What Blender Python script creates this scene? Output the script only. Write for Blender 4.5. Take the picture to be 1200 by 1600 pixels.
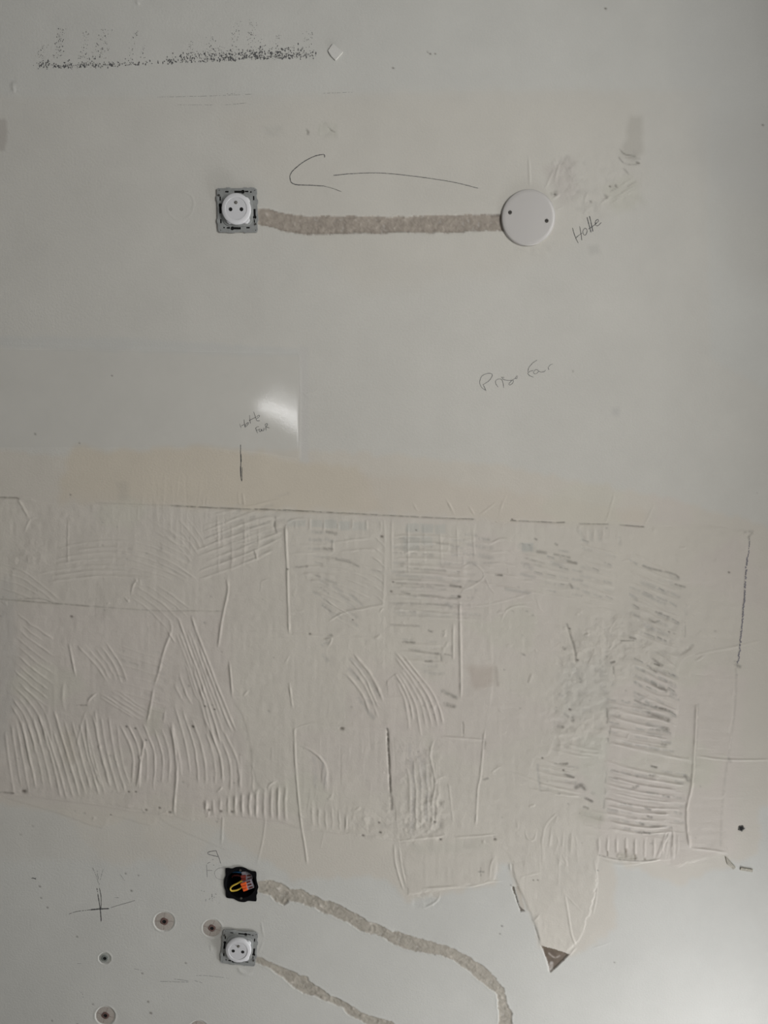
import bpy, bmesh, math, random
import numpy as np
from mathutils import Vector, Matrix

for o in list(bpy.data.objects):
    bpy.data.objects.remove(o, do_unlink=True)
C = bpy.context.scene.collection
R = math.radians

# ------------------------------------------------------------------ camera
D, CZ, PITCH, F = 1.256, 1.45, R(7.0), 1600.0 * 24 / 36
cam = bpy.data.cameras.new('camera')
cam.sensor_fit = 'VERTICAL'; cam.sensor_height = 36; cam.sensor_width = 36; cam.lens = 24
cam.clip_start = 0.01
co = bpy.data.objects.new('camera', cam); C.objects.link(co)
co.location = (0, -D, CZ); co.rotation_euler = (R(90) - PITCH, 0, 0)
bpy.context.scene.camera = co

# ------------------------------------------------------------------ light
w = bpy.data.worlds.new('room_light'); bpy.context.scene.world = w
w.use_nodes = True
w.node_tree.nodes['Background'].inputs[0].default_value = (1.0, 1.0, 1.0, 1)
w.node_tree.nodes['Background'].inputs[1].default_value = 0.095


def area(name, loc, target, sx, sy, power, col, roll=0.0, spread=180):
    l = bpy.data.lights.new(name, 'AREA'); l.shape = 'RECTANGLE'; l.size = sx; l.size_y = sy
    l.energy = power; l.color = col; l.spread = R(spread)
    o = bpy.data.objects.new(name, l); C.objects.link(o)
    o.location = loc
    q = (Vector(target) - Vector(loc)).to_track_quat('-Z', 'Y').to_matrix().to_4x4()
    o.rotation_euler = (q @ Matrix.Rotation(roll, 4, 'Z')).to_euler()
    return o


# daylight from the right: a low glazed door and a taller window in the side wall
area('door_daylight', (1.2, -0.50, -0.241), (1.2 - 1, -0.50 - 0.839, -0.241 + 0.399), 0.585, 0.30, 32.0, (0.985, 1.0, 1.04))
area('window_daylight', (1.2, -1.37, 2.0), (1.2 - 1, -1.37 - 0.218, 2.0 - 0.163), 0.9, 1.0, 37.8, (1.0, 0.99, 0.975))
# bright strip of sky mirrored by the glossy paint
PX, PZ = -0.180, 1.492
area('bright_opening', (PX * 3.5 + 0.085, -D * 2.5, CZ + (PZ - CZ) * 3.5 - 0.10), (PX, 0, PZ), 0.50, 0.020, 1.25, (1, 1, 1), R(-25))
area('opening_reveal', (PX * 3.5 + 0.10, -D * 2.5, CZ + (PZ - CZ) * 3.5 - 0.015), (PX, 0, PZ), 0.40, 0.10, 0.38, (1, 1, 1), R(-29))
sc = bpy.context.scene
sc.view_settings.view_transform = 'Standard'; sc.view_settings.look = 'None'
sc.view_settings.gamma = 1; sc.view_settings.use_curve_mapping = False
sc.view_settings.exposure = 0.0

# ------------------------------------------------------------------ photograph <-> wall plane
cp, sp_ = math.cos(PITCH), math.sin(PITCH)


def W(px, py):
    u, v = (px - 600) / F, -(py - 800) / F
    dy = cp + v * sp_
    dz = -sp_ + v * cp
    t = D / dy
    return u * t, CZ + dz * t


def PXY(X, Z):
    z = Z - CZ
    depth = D * cp - z * sp_
    up = D * sp_ + z * cp
    return 600 + F * X / depth, 800 - F * up / depth


def mm(px, py):  # metres per horizontal pixel here
    return (W(px + 1, py)[0] - W(px, py)[0])


# ------------------------------------------------------------------ raster relief of the wall (in mm) and its colours
PAD = 60
NW, NH = 1200 + 2 * PAD, 1600 + 2 * PAD
rng = np.random.RandomState(7)
random.seed(5)
H = np.zeros((NH, NW), np.float32)


def noise(sx, sy=None, seed=0):
    sy = sy or sx
    r = np.random.RandomState(seed)
    gh, gw = int(NH / sy) + 4, int(NW / sx) + 4
    g = r.rand(gh, gw).astype(np.float32) * 2 - 1
    y = np.arange(NH) / sy; x = np.arange(NW) / sx
    y0 = y.astype(int); x0 = x.astype(int)
    fy = y - y0; fx = x - x0
    fy = (fy * fy * (3 - 2 * fy)).astype(np.float32)[:, None]; fx = (fx * fx * (3 - 2 * fx)).astype(np.float32)[None, :]
    top = g[y0][:, x0] * (1 - fx) + g[y0][:, x0 + 1] * fx
    bot = g[y0 + 1][:, x0] * (1 - fx) + g[y0 + 1][:, x0 + 1] * fx
    return top * (1 - fy) + bot * fy


def blur(a, n):
    if n < 1: return a
    for ax in (0, 1):
        c = np.cumsum(np.pad(a, [(n + 1, n) if i == ax else (0, 0) for i in (0, 1)], mode='edge'), axis=ax, dtype=np.float64)
        k = 2 * n + 1
        a = ((c[k:] - c[:-k]) if ax == 0 else (c[:, k:] - c[:, :-k])) / k
        a = a.astype(np.float32)
    return a


NA = noise(9, seed=1); NB = noise(4, seed=2); NC = noise(30, seed=3); ND = noise(90, seed=4); NE = noise(2, seed=5)
NX = noise(12, seed=11); NY = noise(12, seed=12)


def mask(poly, soft=1, rough=1.5):
    ps = np.array(poly, float) + PAD
    x0 = max(int(ps[:, 0].min()) - 6, 0); x1 = min(int(ps[:, 0].max()) + 7, NW)
    y0 = max(int(ps[:, 1].min()) - 6, 0); y1 = min(int(ps[:, 1].max()) + 7, NH)
    out = np.zeros((NH, NW), np.float32)
    yy, xx = np.mgrid[y0:y1, x0:x1].astype(np.float32)
    xx = xx + NX[y0:y1, x0:x1] * rough + NB[y0:y1, x0:x1] * rough * .6
    yy = yy + NY[y0:y1, x0:x1] * rough + NE[y0:y1, x0:x1] * rough * .4
    ins = np.zeros(xx.shape, bool)
    n = len(ps)
    for i in range(n):
        ax, ay = ps[i]; bx, by = ps[(i + 1) % n]
        if ay == by: continue
        c = ((ay > yy) != (by > yy)) & (xx < (bx - ax) * (yy - ay) / (by - ay) + ax)
        ins ^= c
    out[y0:y1, x0:x1] = ins
    return blur(out, soft) if soft else out


def smooth(pts, k=6):
    if len(pts) < 3: return np.array(pts, float)
    P = [pts[0]] + list(pts) + [pts[-1]]
    P = np.array(P, float); out = []
    for i in range(1, len(P) - 2):
        for j in range(k):
            t = j / k
            out.append(0.5 * ((2 * P[i]) + (-P[i - 1] + P[i + 1]) * t + (2 * P[i - 1] - 5 * P[i] + 4 * P[i + 1] - P[i + 2]) * t * t
                              + (-P[i - 1] + 3 * P[i] - 3 * P[i + 1] + P[i + 2]) * t ** 3))
    out.append(P[-2])
    return np.array(out)


def sdist(pts, pad, k=3):
    p = smooth(pts, k) + PAD
    x0 = max(int(p[:, 0].min() - pad), 0); x1 = min(int(p[:, 0].max() + pad) + 1, NW)
    y0 = max(int(p[:, 1].min() - pad), 0); y1 = min(int(p[:, 1].max() + pad) + 1, NH)
    if x1 - x0 < 2 or y1 - y0 < 2: return None
    yy, xx = np.mgrid[y0:y1, x0:x1].astype(np.float32)
    best = np.full(xx.shape, 1e9, np.float32); side = np.zeros_like(best); tt = np.zeros_like(best)
    acc = 0.0
    for a, b in zip(p[:-1], p[1:]):
        d = b - a; L = math.hypot(*d)
        if L < 1e-4: continue
        t = np.clip(((xx - a[0]) * d[0] + (yy - a[1]) * d[1]) / (L * L), 0, 1)
        ex = xx - a[0] - t * d[0]; ey = yy - a[1] - t * d[1]
        q = ex * ex + ey * ey
        m = q < best
        best[m] = q[m]
        side[m] = (d[0] * ey - d[1] * ex)[m]
        tt[m] = (acc + t * L)[m]
        acc += L
    return (slice(y0, y1), slice(x0, x1)), np.sqrt(best), np.sign(side), tt, acc


def ridge(pts, h=0.8, wd=1.6, var=0.35, tap=10, asym=0.0):
    r = sdist(pts, wd * 3 + 2)
    if r is None: return
    s, d, sg, t, L = r
    n = max(int(L / 7) + 3, 3)
    k = 1 + var * np.interp(t, np.linspace(0, max(L, 1), n), rng.rand(n) * 2 - 1)
    tap = min(tap, L / 3 + .5)
    k = k * np.clip(t / tap + .15, 0, 1) * np.clip((L - t) / tap + .15, 0, 1)
    w2 = wd * (1 + asym * sg)
    H[s] += (h * k * np.exp(-(d / w2) ** 2)).astype(np.float32)


def step(pts, h=0.6, L_=14, side=1, var=.3):
    """edge of a skimmed layer: raised on one side, fading away from the edge"""
    r = sdist(pts, L_ * 2.5)
    if r is None: return
    s, d, sg, t, L = r
    n = max(int(L / 9) + 3, 3)
    k = 1 + var * np.interp(t, np.linspace(0, max(L, 1), n), rng.rand(n) * 2 - 1)
    k = k * np.clip(t / 8 + .1, 0, 1) * np.clip((L - t) / 8 + .1, 0, 1)
    q = d * sg * side
    H[s] += (h * k / (1 + np.exp(-np.clip(q / .55, -20, 20))) * np.exp(-np.maximum(q, 0) / L_)).astype(np.float32)


def comb(a, b, n, h=0.7, wd=1.5, jit=1.2, var=.4, cut=0.12, asym=0.0):
    """n trowel ridges swept between two guide lines"""
    A = smooth(a, 4); B = smooth(b, 4)
    m = 9
    ra = np.stack([np.interp(np.linspace(0, len(A) - 1, m), np.arange(len(A)), A[:, i]) for i in (0, 1)], 1)
    rb = np.stack([np.interp(np.linspace(0, len(B) - 1, m), np.arange(len(B)), B[:, i]) for i in (0, 1)], 1)
    for i in range(n):
        f = i / max(n - 1, 1)
        p = ra * (1 - f) + rb * f
        p = p + rng.randn(1, 2) * jit * .5 + rng.randn(m, 2) * jit * .28
        c0 = int(rng.rand() * cut * m * 2); c1 = m - int(rng.rand() * cut * m * 2)
        p = p[c0:c1]
        if len(p) < 3: continue
        ridge([tuple(q) for q in p], h * (.7 + .6 * rng.rand()), wd * (.85 + .3 * rng.rand()), var, asym=asym)


COL = np.zeros((NH, NW, 3), np.float32)
GLOSS = np.full((NH, NW), 0.0, np.float32)      # 1 = glossy paint, 0 = satin, -1 = matt plaster
PAINT = np.array([0.60, 0.594, 0.552]); PLAST = np.array([0.61, 0.568, 0.495])
COL[:] = PAINT


def tint(m, c, a=1.0):
    global COL
    k = (m * a)[..., None]
    COL = COL * (1 - k) + np.array(c, np.float32) * k


def dab(pts, wd, c, a=0.7, broken=0.3):
    r = sdist(pts, wd * 2 + 2)
    if r is None: return
    s, d, sg, t, L = r
    k = a * np.clip(1.3 - d / wd, 0, 1)
    if broken: k = k * np.clip(.9 + NB[s] * 2 * broken + NE[s] * broken, 0, 1)
    COL[s] = COL[s] * (1 - k[..., None]) + np.array(c, np.float32) * k[..., None]


def pit(x, y, r=1.6, h=1.0, c=(.12, .10, .08), a=.8):
    p = [(x - r * .4, y), (x + r * .4, y + .3)]
    q = sdist(p, r * 3 + 3)
    if q is None: return
    s, d, sg, t, L = q
    H[s] -= (h * np.exp(-(d / r) ** 2)).astype(np.float32)
    k = (a * np.exp(-(d / r) ** 2))[..., None]
    COL[s] = COL[s] * (1 - k) + np.array(c, np.float32) * k


GREY = (.36, .35, .32); DK = (.16, .145, .12); BROWN = (.115, .085, .058)

# ---- large tonal patches (filler and old paint)
mid = mask([(-60, 150), (250, 152), (480, 148), (800, 142), (1110, 140), (1105, 300), (1110, 560), (1260, 640), (1260, 1260), (1190, 1262), (930, 1345), (-60, 1345)], 5, 3)
tint(mid, (.60, .582, .53), .8)
tint(mask([(340, 180), (560, 150), (820, 145), (1000, 150), (1010, 290), (960, 330), (820, 420), (560, 460), (420, 300)], 14, 8), (.60, .573, .51), .55)
tint(mask([(-60, 700), (110, 712), (260, 700), (480, 702), (620, 712), (800, 730), (1000, 770), (1200, 820), (1260, 900), (1260, 1265), (1185, 1262), (1185, 1330), (1060, 1385),
           (960, 1345), (962, 1450), (925, 1480), (893, 1498), (845, 1482), (830, 1430), (806, 1388), (797, 1350), (780, 1345), (778, 1380), (640, 1410), (600, 1370), (460, 1375), (410, 1340), (360, 1310), (345, 1290),
           (270, 1278), (240, 1290), (205, 1275), (160, 1295), (90, 1270), (-60, 1245)], 4, 5), PLAST, .85)
tint(mask([(110, 700), (220, 706), (330, 696), (420, 712), (470, 724), (560, 730), (600, 800), (380, 796), (200, 789), (90, 785)], 5, 5), (.60, .54, .44), .8)
tint(mask([(560, 740), (700, 752), (880, 780), (1010, 800), (1005, 822), (740, 812), (560, 800)], 6, 6), (.60, .54, .455), .6)
tint(mask([(30, 780), (330, 790), (410, 900), (350, 1100), (120, 1080), (20, 900)], 20, 8), (.60, .555, .495), .5)
tint(mask([(-60, 940), (110, 950), (350, 960), (370, 1110), (395, 1240), (450, 1240), (450, 1285), (270, 1280), (-60, 1240)], 6, 5), (.605, .553, .50), .6)
tint(mask([(955, 1080), (1060, 1040), (1165, 1050), (1150, 1330), (1060, 1350), (935, 1335), (945, 1180)], 6, 6), (.62, .565, .51), .65)
tint(mask([(545, 1020), (640, 1030), (700, 1100), (695, 1155), (540, 1140)], 6, 6), (.61, .555, .50), .6)
tint(mask([(780, 930), (880, 930), (870, 1030), (700, 1060), (720, 940)], 10, 6), (.615, .565, .51), .5)
tint(mask([(-60, 900), (20, 905), (28, 1060), (5, 1180), (-60, 1180)], 6, 4), (.50, .48, .44), .5)
for k in range(26):     # cloudy filler patches
    cx, cy, rr = rng.rand() * 1200, 790 + rng.rand() * 500, 30 + rng.rand() * 70
    pl = [(cx + rr * (1 + .3 * rng.randn()) * math.cos(a), cy + rr * .7 * (1 + .3 * rng.randn()) * math.sin(a)) for a in np.linspace(0, 6.28, 9)[:-1]]
    tint(mask(pl, 5, 5), [(.625, .585, .51), (.61, .555, .505), (.595, .575, .485)][k % 3], .45)
COL *= (1 + .018 * ND + .015 * NC + .008 * NA)[..., None]
# squared glass mesh showing grey-green through thin adhesive
for (x0, y0, x1, y1, a) in [(449, 812, 478, 822, .3), (486, 813, 504, 824, .35), (507, 812, 526, 825, .4), (529, 814, 547, 828, .4), (551, 815, 572, 829, .3),
                            (634, 818, 655, 832, .4), (657, 818, 677, 833, .45), (679, 819, 697, 834, .35), (630, 838, 655, 860, .3), (657, 838, 676, 852, .3), (815, 848, 833, 862, .5)]:
    tint(mask([(x0, y0), (x1, y0), (x1, y1), (x0, y1)], 1, 1), (.44, .46, .43), a)

# ---- adhesive bed: slightly proud of the board
BED = [(-60, 779), (30, 779), (110, 789), (270, 791), (440, 798), (600, 806), (740, 812), (880, 819), (1005, 823), (1110, 822), (1160, 830), (1168, 850), (1160, 960),
       (1150, 1045), (1138, 1185), (1130, 1262), (1136, 1333), (1060, 1352), (1000, 1346), (935, 1337), (930, 1400), (905, 1470), (868, 1500), (852, 1495), (835, 1440),
       (805, 1375), (798, 1340), (778, 1318), (772, 1375), (715, 1385), (640, 1398), (622, 1312), (560, 1305), (470, 1293), (400, 1280), (340, 1275), (300, 1283),
       (240, 1268), (200, 1262), (150, 1255), (100, 1248), (30, 1243), (-60, 1240)]
bed = mask(BED, 0, 2)
H += blur(bed, 2) * .35
H += bed * (NC * .35 + NA * .18 + noise(40, 7, 21) * .16 + noise(5, 26, 22) * .12 + NB * .05)
H += (1 - bed) * (ND * .5 + NC * .12)
# skim lines (fine drag marks)
for (x0, x1, y0, y1, ver, n, h) in [(300, 460, 880, 1010, 0, 16, .10), (450, 600, 850, 900, 0, 10, .12), (480, 640, 1090, 1300, 1, 40, .16), (720, 780, 950, 1150, 0, 18, .10),
                                    (640, 760, 1180, 1290, 0, 18, .10), (180, 330, 735, 800, 1, 24, .12), (260, 420, 790, 830, 1, 18, .14), (1060, 1140, 1050, 1180, 0, 10, .10),
                                    (690, 860, 1050, 1350, 0, 20, .08), (600, 740, 960, 1040, 0, 14, .12), (1090, 1140, 1190, 1320, 0, 8, .08), (800, 900, 1290, 1345, 1, 16, .2),
                                    (100, 200, 780, 880, 0, 12, .08), (100, 240, 800, 1000, 1, 14, .1), (360, 460, 1040, 1240, 1, 10, .08), (560, 800, 1400, 1420, 0, 4, .1)]:
    for i in range(n):
        x = x0 + rng.rand() * (x1 - x0); y = y0 + rng.rand() * (y1 - y0)
        L = (20 + rng.rand() * 50)
        e = (x + rng.randn() * 3, y + L) if ver else (x + L, y + rng.randn() * 3)
        m = ((x + e[0]) / 2 + rng.randn(), (y + e[1]) / 2 + rng.randn())
        ridge([(x, y), m, e], h * (.6 + rng.rand()) * (1 if rng.rand() > .3 else -1), 1.2)

# ---- combed trowel ridges
RS = 1.0
comb([(55, 868), (110, 852), (170, 846), (230, 852), (290, 880), (320, 905)], [(58, 912), (110, 905), (160, 900), (205, 902), (245, 905)], 7, .6)
comb([(300, 838), (350, 818), (395, 800), (430, 797)], [(312, 904), (360, 888), (400, 872), (440, 850)], 7, .6, asym=.2)
comb([(200, 930), (235, 955), (268, 990)], [(228, 902), (270, 930), (302, 955)], 5, .5)
comb([(250, 830), (275, 850), (300, 880)], [(290, 805), (312, 835), (325, 860)], 5, .35)
comb([(-10, 878), (40, 895), (95, 940)], [(-10, 915), (40, 930), (70, 945)], 4, .5)
comb([(25, 955), (50, 975), (85, 998)], [(24, 1060), (50, 1085), (80, 1110)], 9, .62)
comb([(26, 1065), (50, 1085), (72, 1115), (82, 1160)], [(18, 1100), (34, 1130), (42, 1165), (50, 1200)], 5, .6)
comb([(122, 1008), (150, 1038), (166, 1062)], [(165, 1003), (188, 1040), (200, 1072)], 5, .6, asym=.2)
comb([(150, 1085), (190, 1110), (222, 1130)], [(180, 1075), (215, 1100), (235, 1112)], 5, .6)
comb([(8, 1135), (13, 1180), (22, 1240)], [(60, 1115), (80, 1180), (95, 1245)], 7, .7, 1.6, asym=.2)
comb([(62, 1110), (85, 1180), (105, 1248)], [(182, 1120), (190, 1180), (206, 1235)], 11, .75, 1.6, asym=.2)
comb([(132, 1115), (140, 1180), (160, 1240)], [(148, 1110), (156, 1170), (176, 1238)], 2, .7, 1.6)
comb([(186, 1130), (206, 1175), (206, 1232)], [(262, 1130), (277, 1180), (274, 1232)], 7, .8, 1.6, asym=.2)
comb([(268, 968), (295, 1040), (318, 1110), (330, 1165)], [(300, 962), (325, 1030), (352, 1100), (378, 1160)], 7, .9, 1.6, asym=.2)
comb([(268, 1050), (280, 1085), (290, 1100)], [(300, 1035), (312, 1075), (322, 1100)], 4, .7)
comb([(262, 1100), (278, 1165), (285, 1215)], [(345, 1130), (372, 1190), (374, 1238)], 8, .85, 1.6, asym=.2)
ridge([(268, 1130), (276, 1200), (272, 1262), (274, 1272)], 1.3, 1.8)
comb([(322, 1250), (322, 1262), (323, 1270)], [(447, 1225), (446, 1260), (447, 1282)], 12, 1.25, 2.1, .8, .3, 0)
comb([(375, 1170), (376, 1215), (376, 1238)], [(395, 1190), (396, 1215), (396, 1240)], 2, .7)
comb([(462, 1160), (500, 1185), (503, 1235)], [(508, 1185), (512, 1200), (514, 1236)], 4, .6)
comb([(486, 1245), (487, 1270), (488, 1292)], [(540, 1270), (541, 1285), (542, 1300)], 6, .7)
comb([(445, 888), (500, 886), (550, 895), (600, 918)], [(505, 935), (525, 948), (548, 962)], 6, .85)
comb([(525, 846), (560, 842), (598, 840)], [(525, 862), (560, 858), (598, 858)], 2, .8)
comb([(450, 853), (480, 852), (525, 850)], [(450, 864), (480, 863), (520, 862)], 2, .35)
comb([(585, 838), (597, 850), (603, 858)], [(560, 925), (585, 930), (602, 945)], 7, .75)
comb([(618, 838), (680, 838), (740, 846)], [(608, 952), (660, 956), (716, 962)], 11, 1.0, 1.5, asym=-.2)
comb([(462, 808), (462, 822), (462, 830)], [(595, 814), (595, 825), (595, 830)], 7, .6, 1.5, .3)
comb([(612, 812), (612, 850), (612, 900)], [(738, 818), (740, 850), (742, 880)], 6, .5, 1.5, .3)
comb([(340, 800), (342, 850), (342, 900)], [(404, 800), (404, 850), (400, 880)], 4, .45)
comb([(546, 1030), (572, 1065), (592, 1112)], [(552, 1022), (582, 1060), (599, 1102)], 2, 1.1, 1.7)
comb([(540, 1050), (566, 1082), (580, 1122)], [(546, 1040), (572, 1075), (590, 1120)], 2, 1.1, 1.7)
comb([(618, 1060), (634, 1100), (640, 1150)], [(618, 1010), (655, 1055), (682, 1095), (696, 1150)], 7, 1.1, 1.6, asym=.2)
comb([(635, 1180), (640, 1230), (640, 1300)], [(680, 1180), (684, 1240), (682, 1300)], 6, .6, 1.8, 2)
comb([(832, 1182), (870, 1195), (900, 1200)], [(832, 1232), (868, 1240), (915, 1245)], 6, .8)
comb([(875, 1155), (905, 1168), (950, 1175)], [(860, 1170), (890, 1178), (935, 1185)], 3, .6)
comb([(955, 1105), (1000, 1118), (1048, 1128)], [(950, 1150), (1000, 1162), (1042, 1170)], 4, 1.1, 1.5, asym=-.2)
comb([(945, 1190), (1000, 1205), (1072, 1218)], [(945, 1292), (1000, 1303), (1052, 1300)], 10, 1.15, 1.6, asym=-.2)
ridge([(955, 1160), (1000, 1172), (1050, 1182), (1080, 1188)], 1.0, 1.8)
comb([(985, 862), (1020, 880), (1055, 900)], [(985, 955), (1015, 975), (1040, 990)], 7, .8)
comb([(1010, 1010), (1040, 1030), (1058, 1045)], [(990, 1065), (1020, 1085), (1055, 1090)], 6, 1.0)
comb([(905, 850), (940, 862), (965, 868)], [(905, 905), (940, 925), (965, 935)], 5, .6)
comb([(935, 1308), (935, 1325), (935, 1336)], [(1050, 1310), (1050, 1330), (1050, 1342)], 9, 1.1, 1.7, .8, .3, 0)
comb([(1060, 1300), (1060, 1320), (1060, 1342)], [(1078, 1290), (1078, 1310), (1078, 1322)], 2, .7)
comb([(1045, 1292), (1035, 1318), (1025, 1342)], [(1050, 1290), (1052, 1318), (1052, 1342)], 3, .8)
comb([(905, 818), (905, 826), (905, 845)], [(965, 825), (965, 832), (965, 850)], 6, .45, 2)
comb([(812, 865), (850, 875), (895, 885)], [(812, 905), (835, 910), (842, 915)], 4, .8)
comb([(762, 850), (785, 842), (800, 846)], [(745, 910), (780, 918), (825, 925)], 5, .7)
comb([(910, 1262), (940, 1270), (955, 1275)], [(905, 1300), (930, 1306), (950, 1310)], 4, .4)

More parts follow.
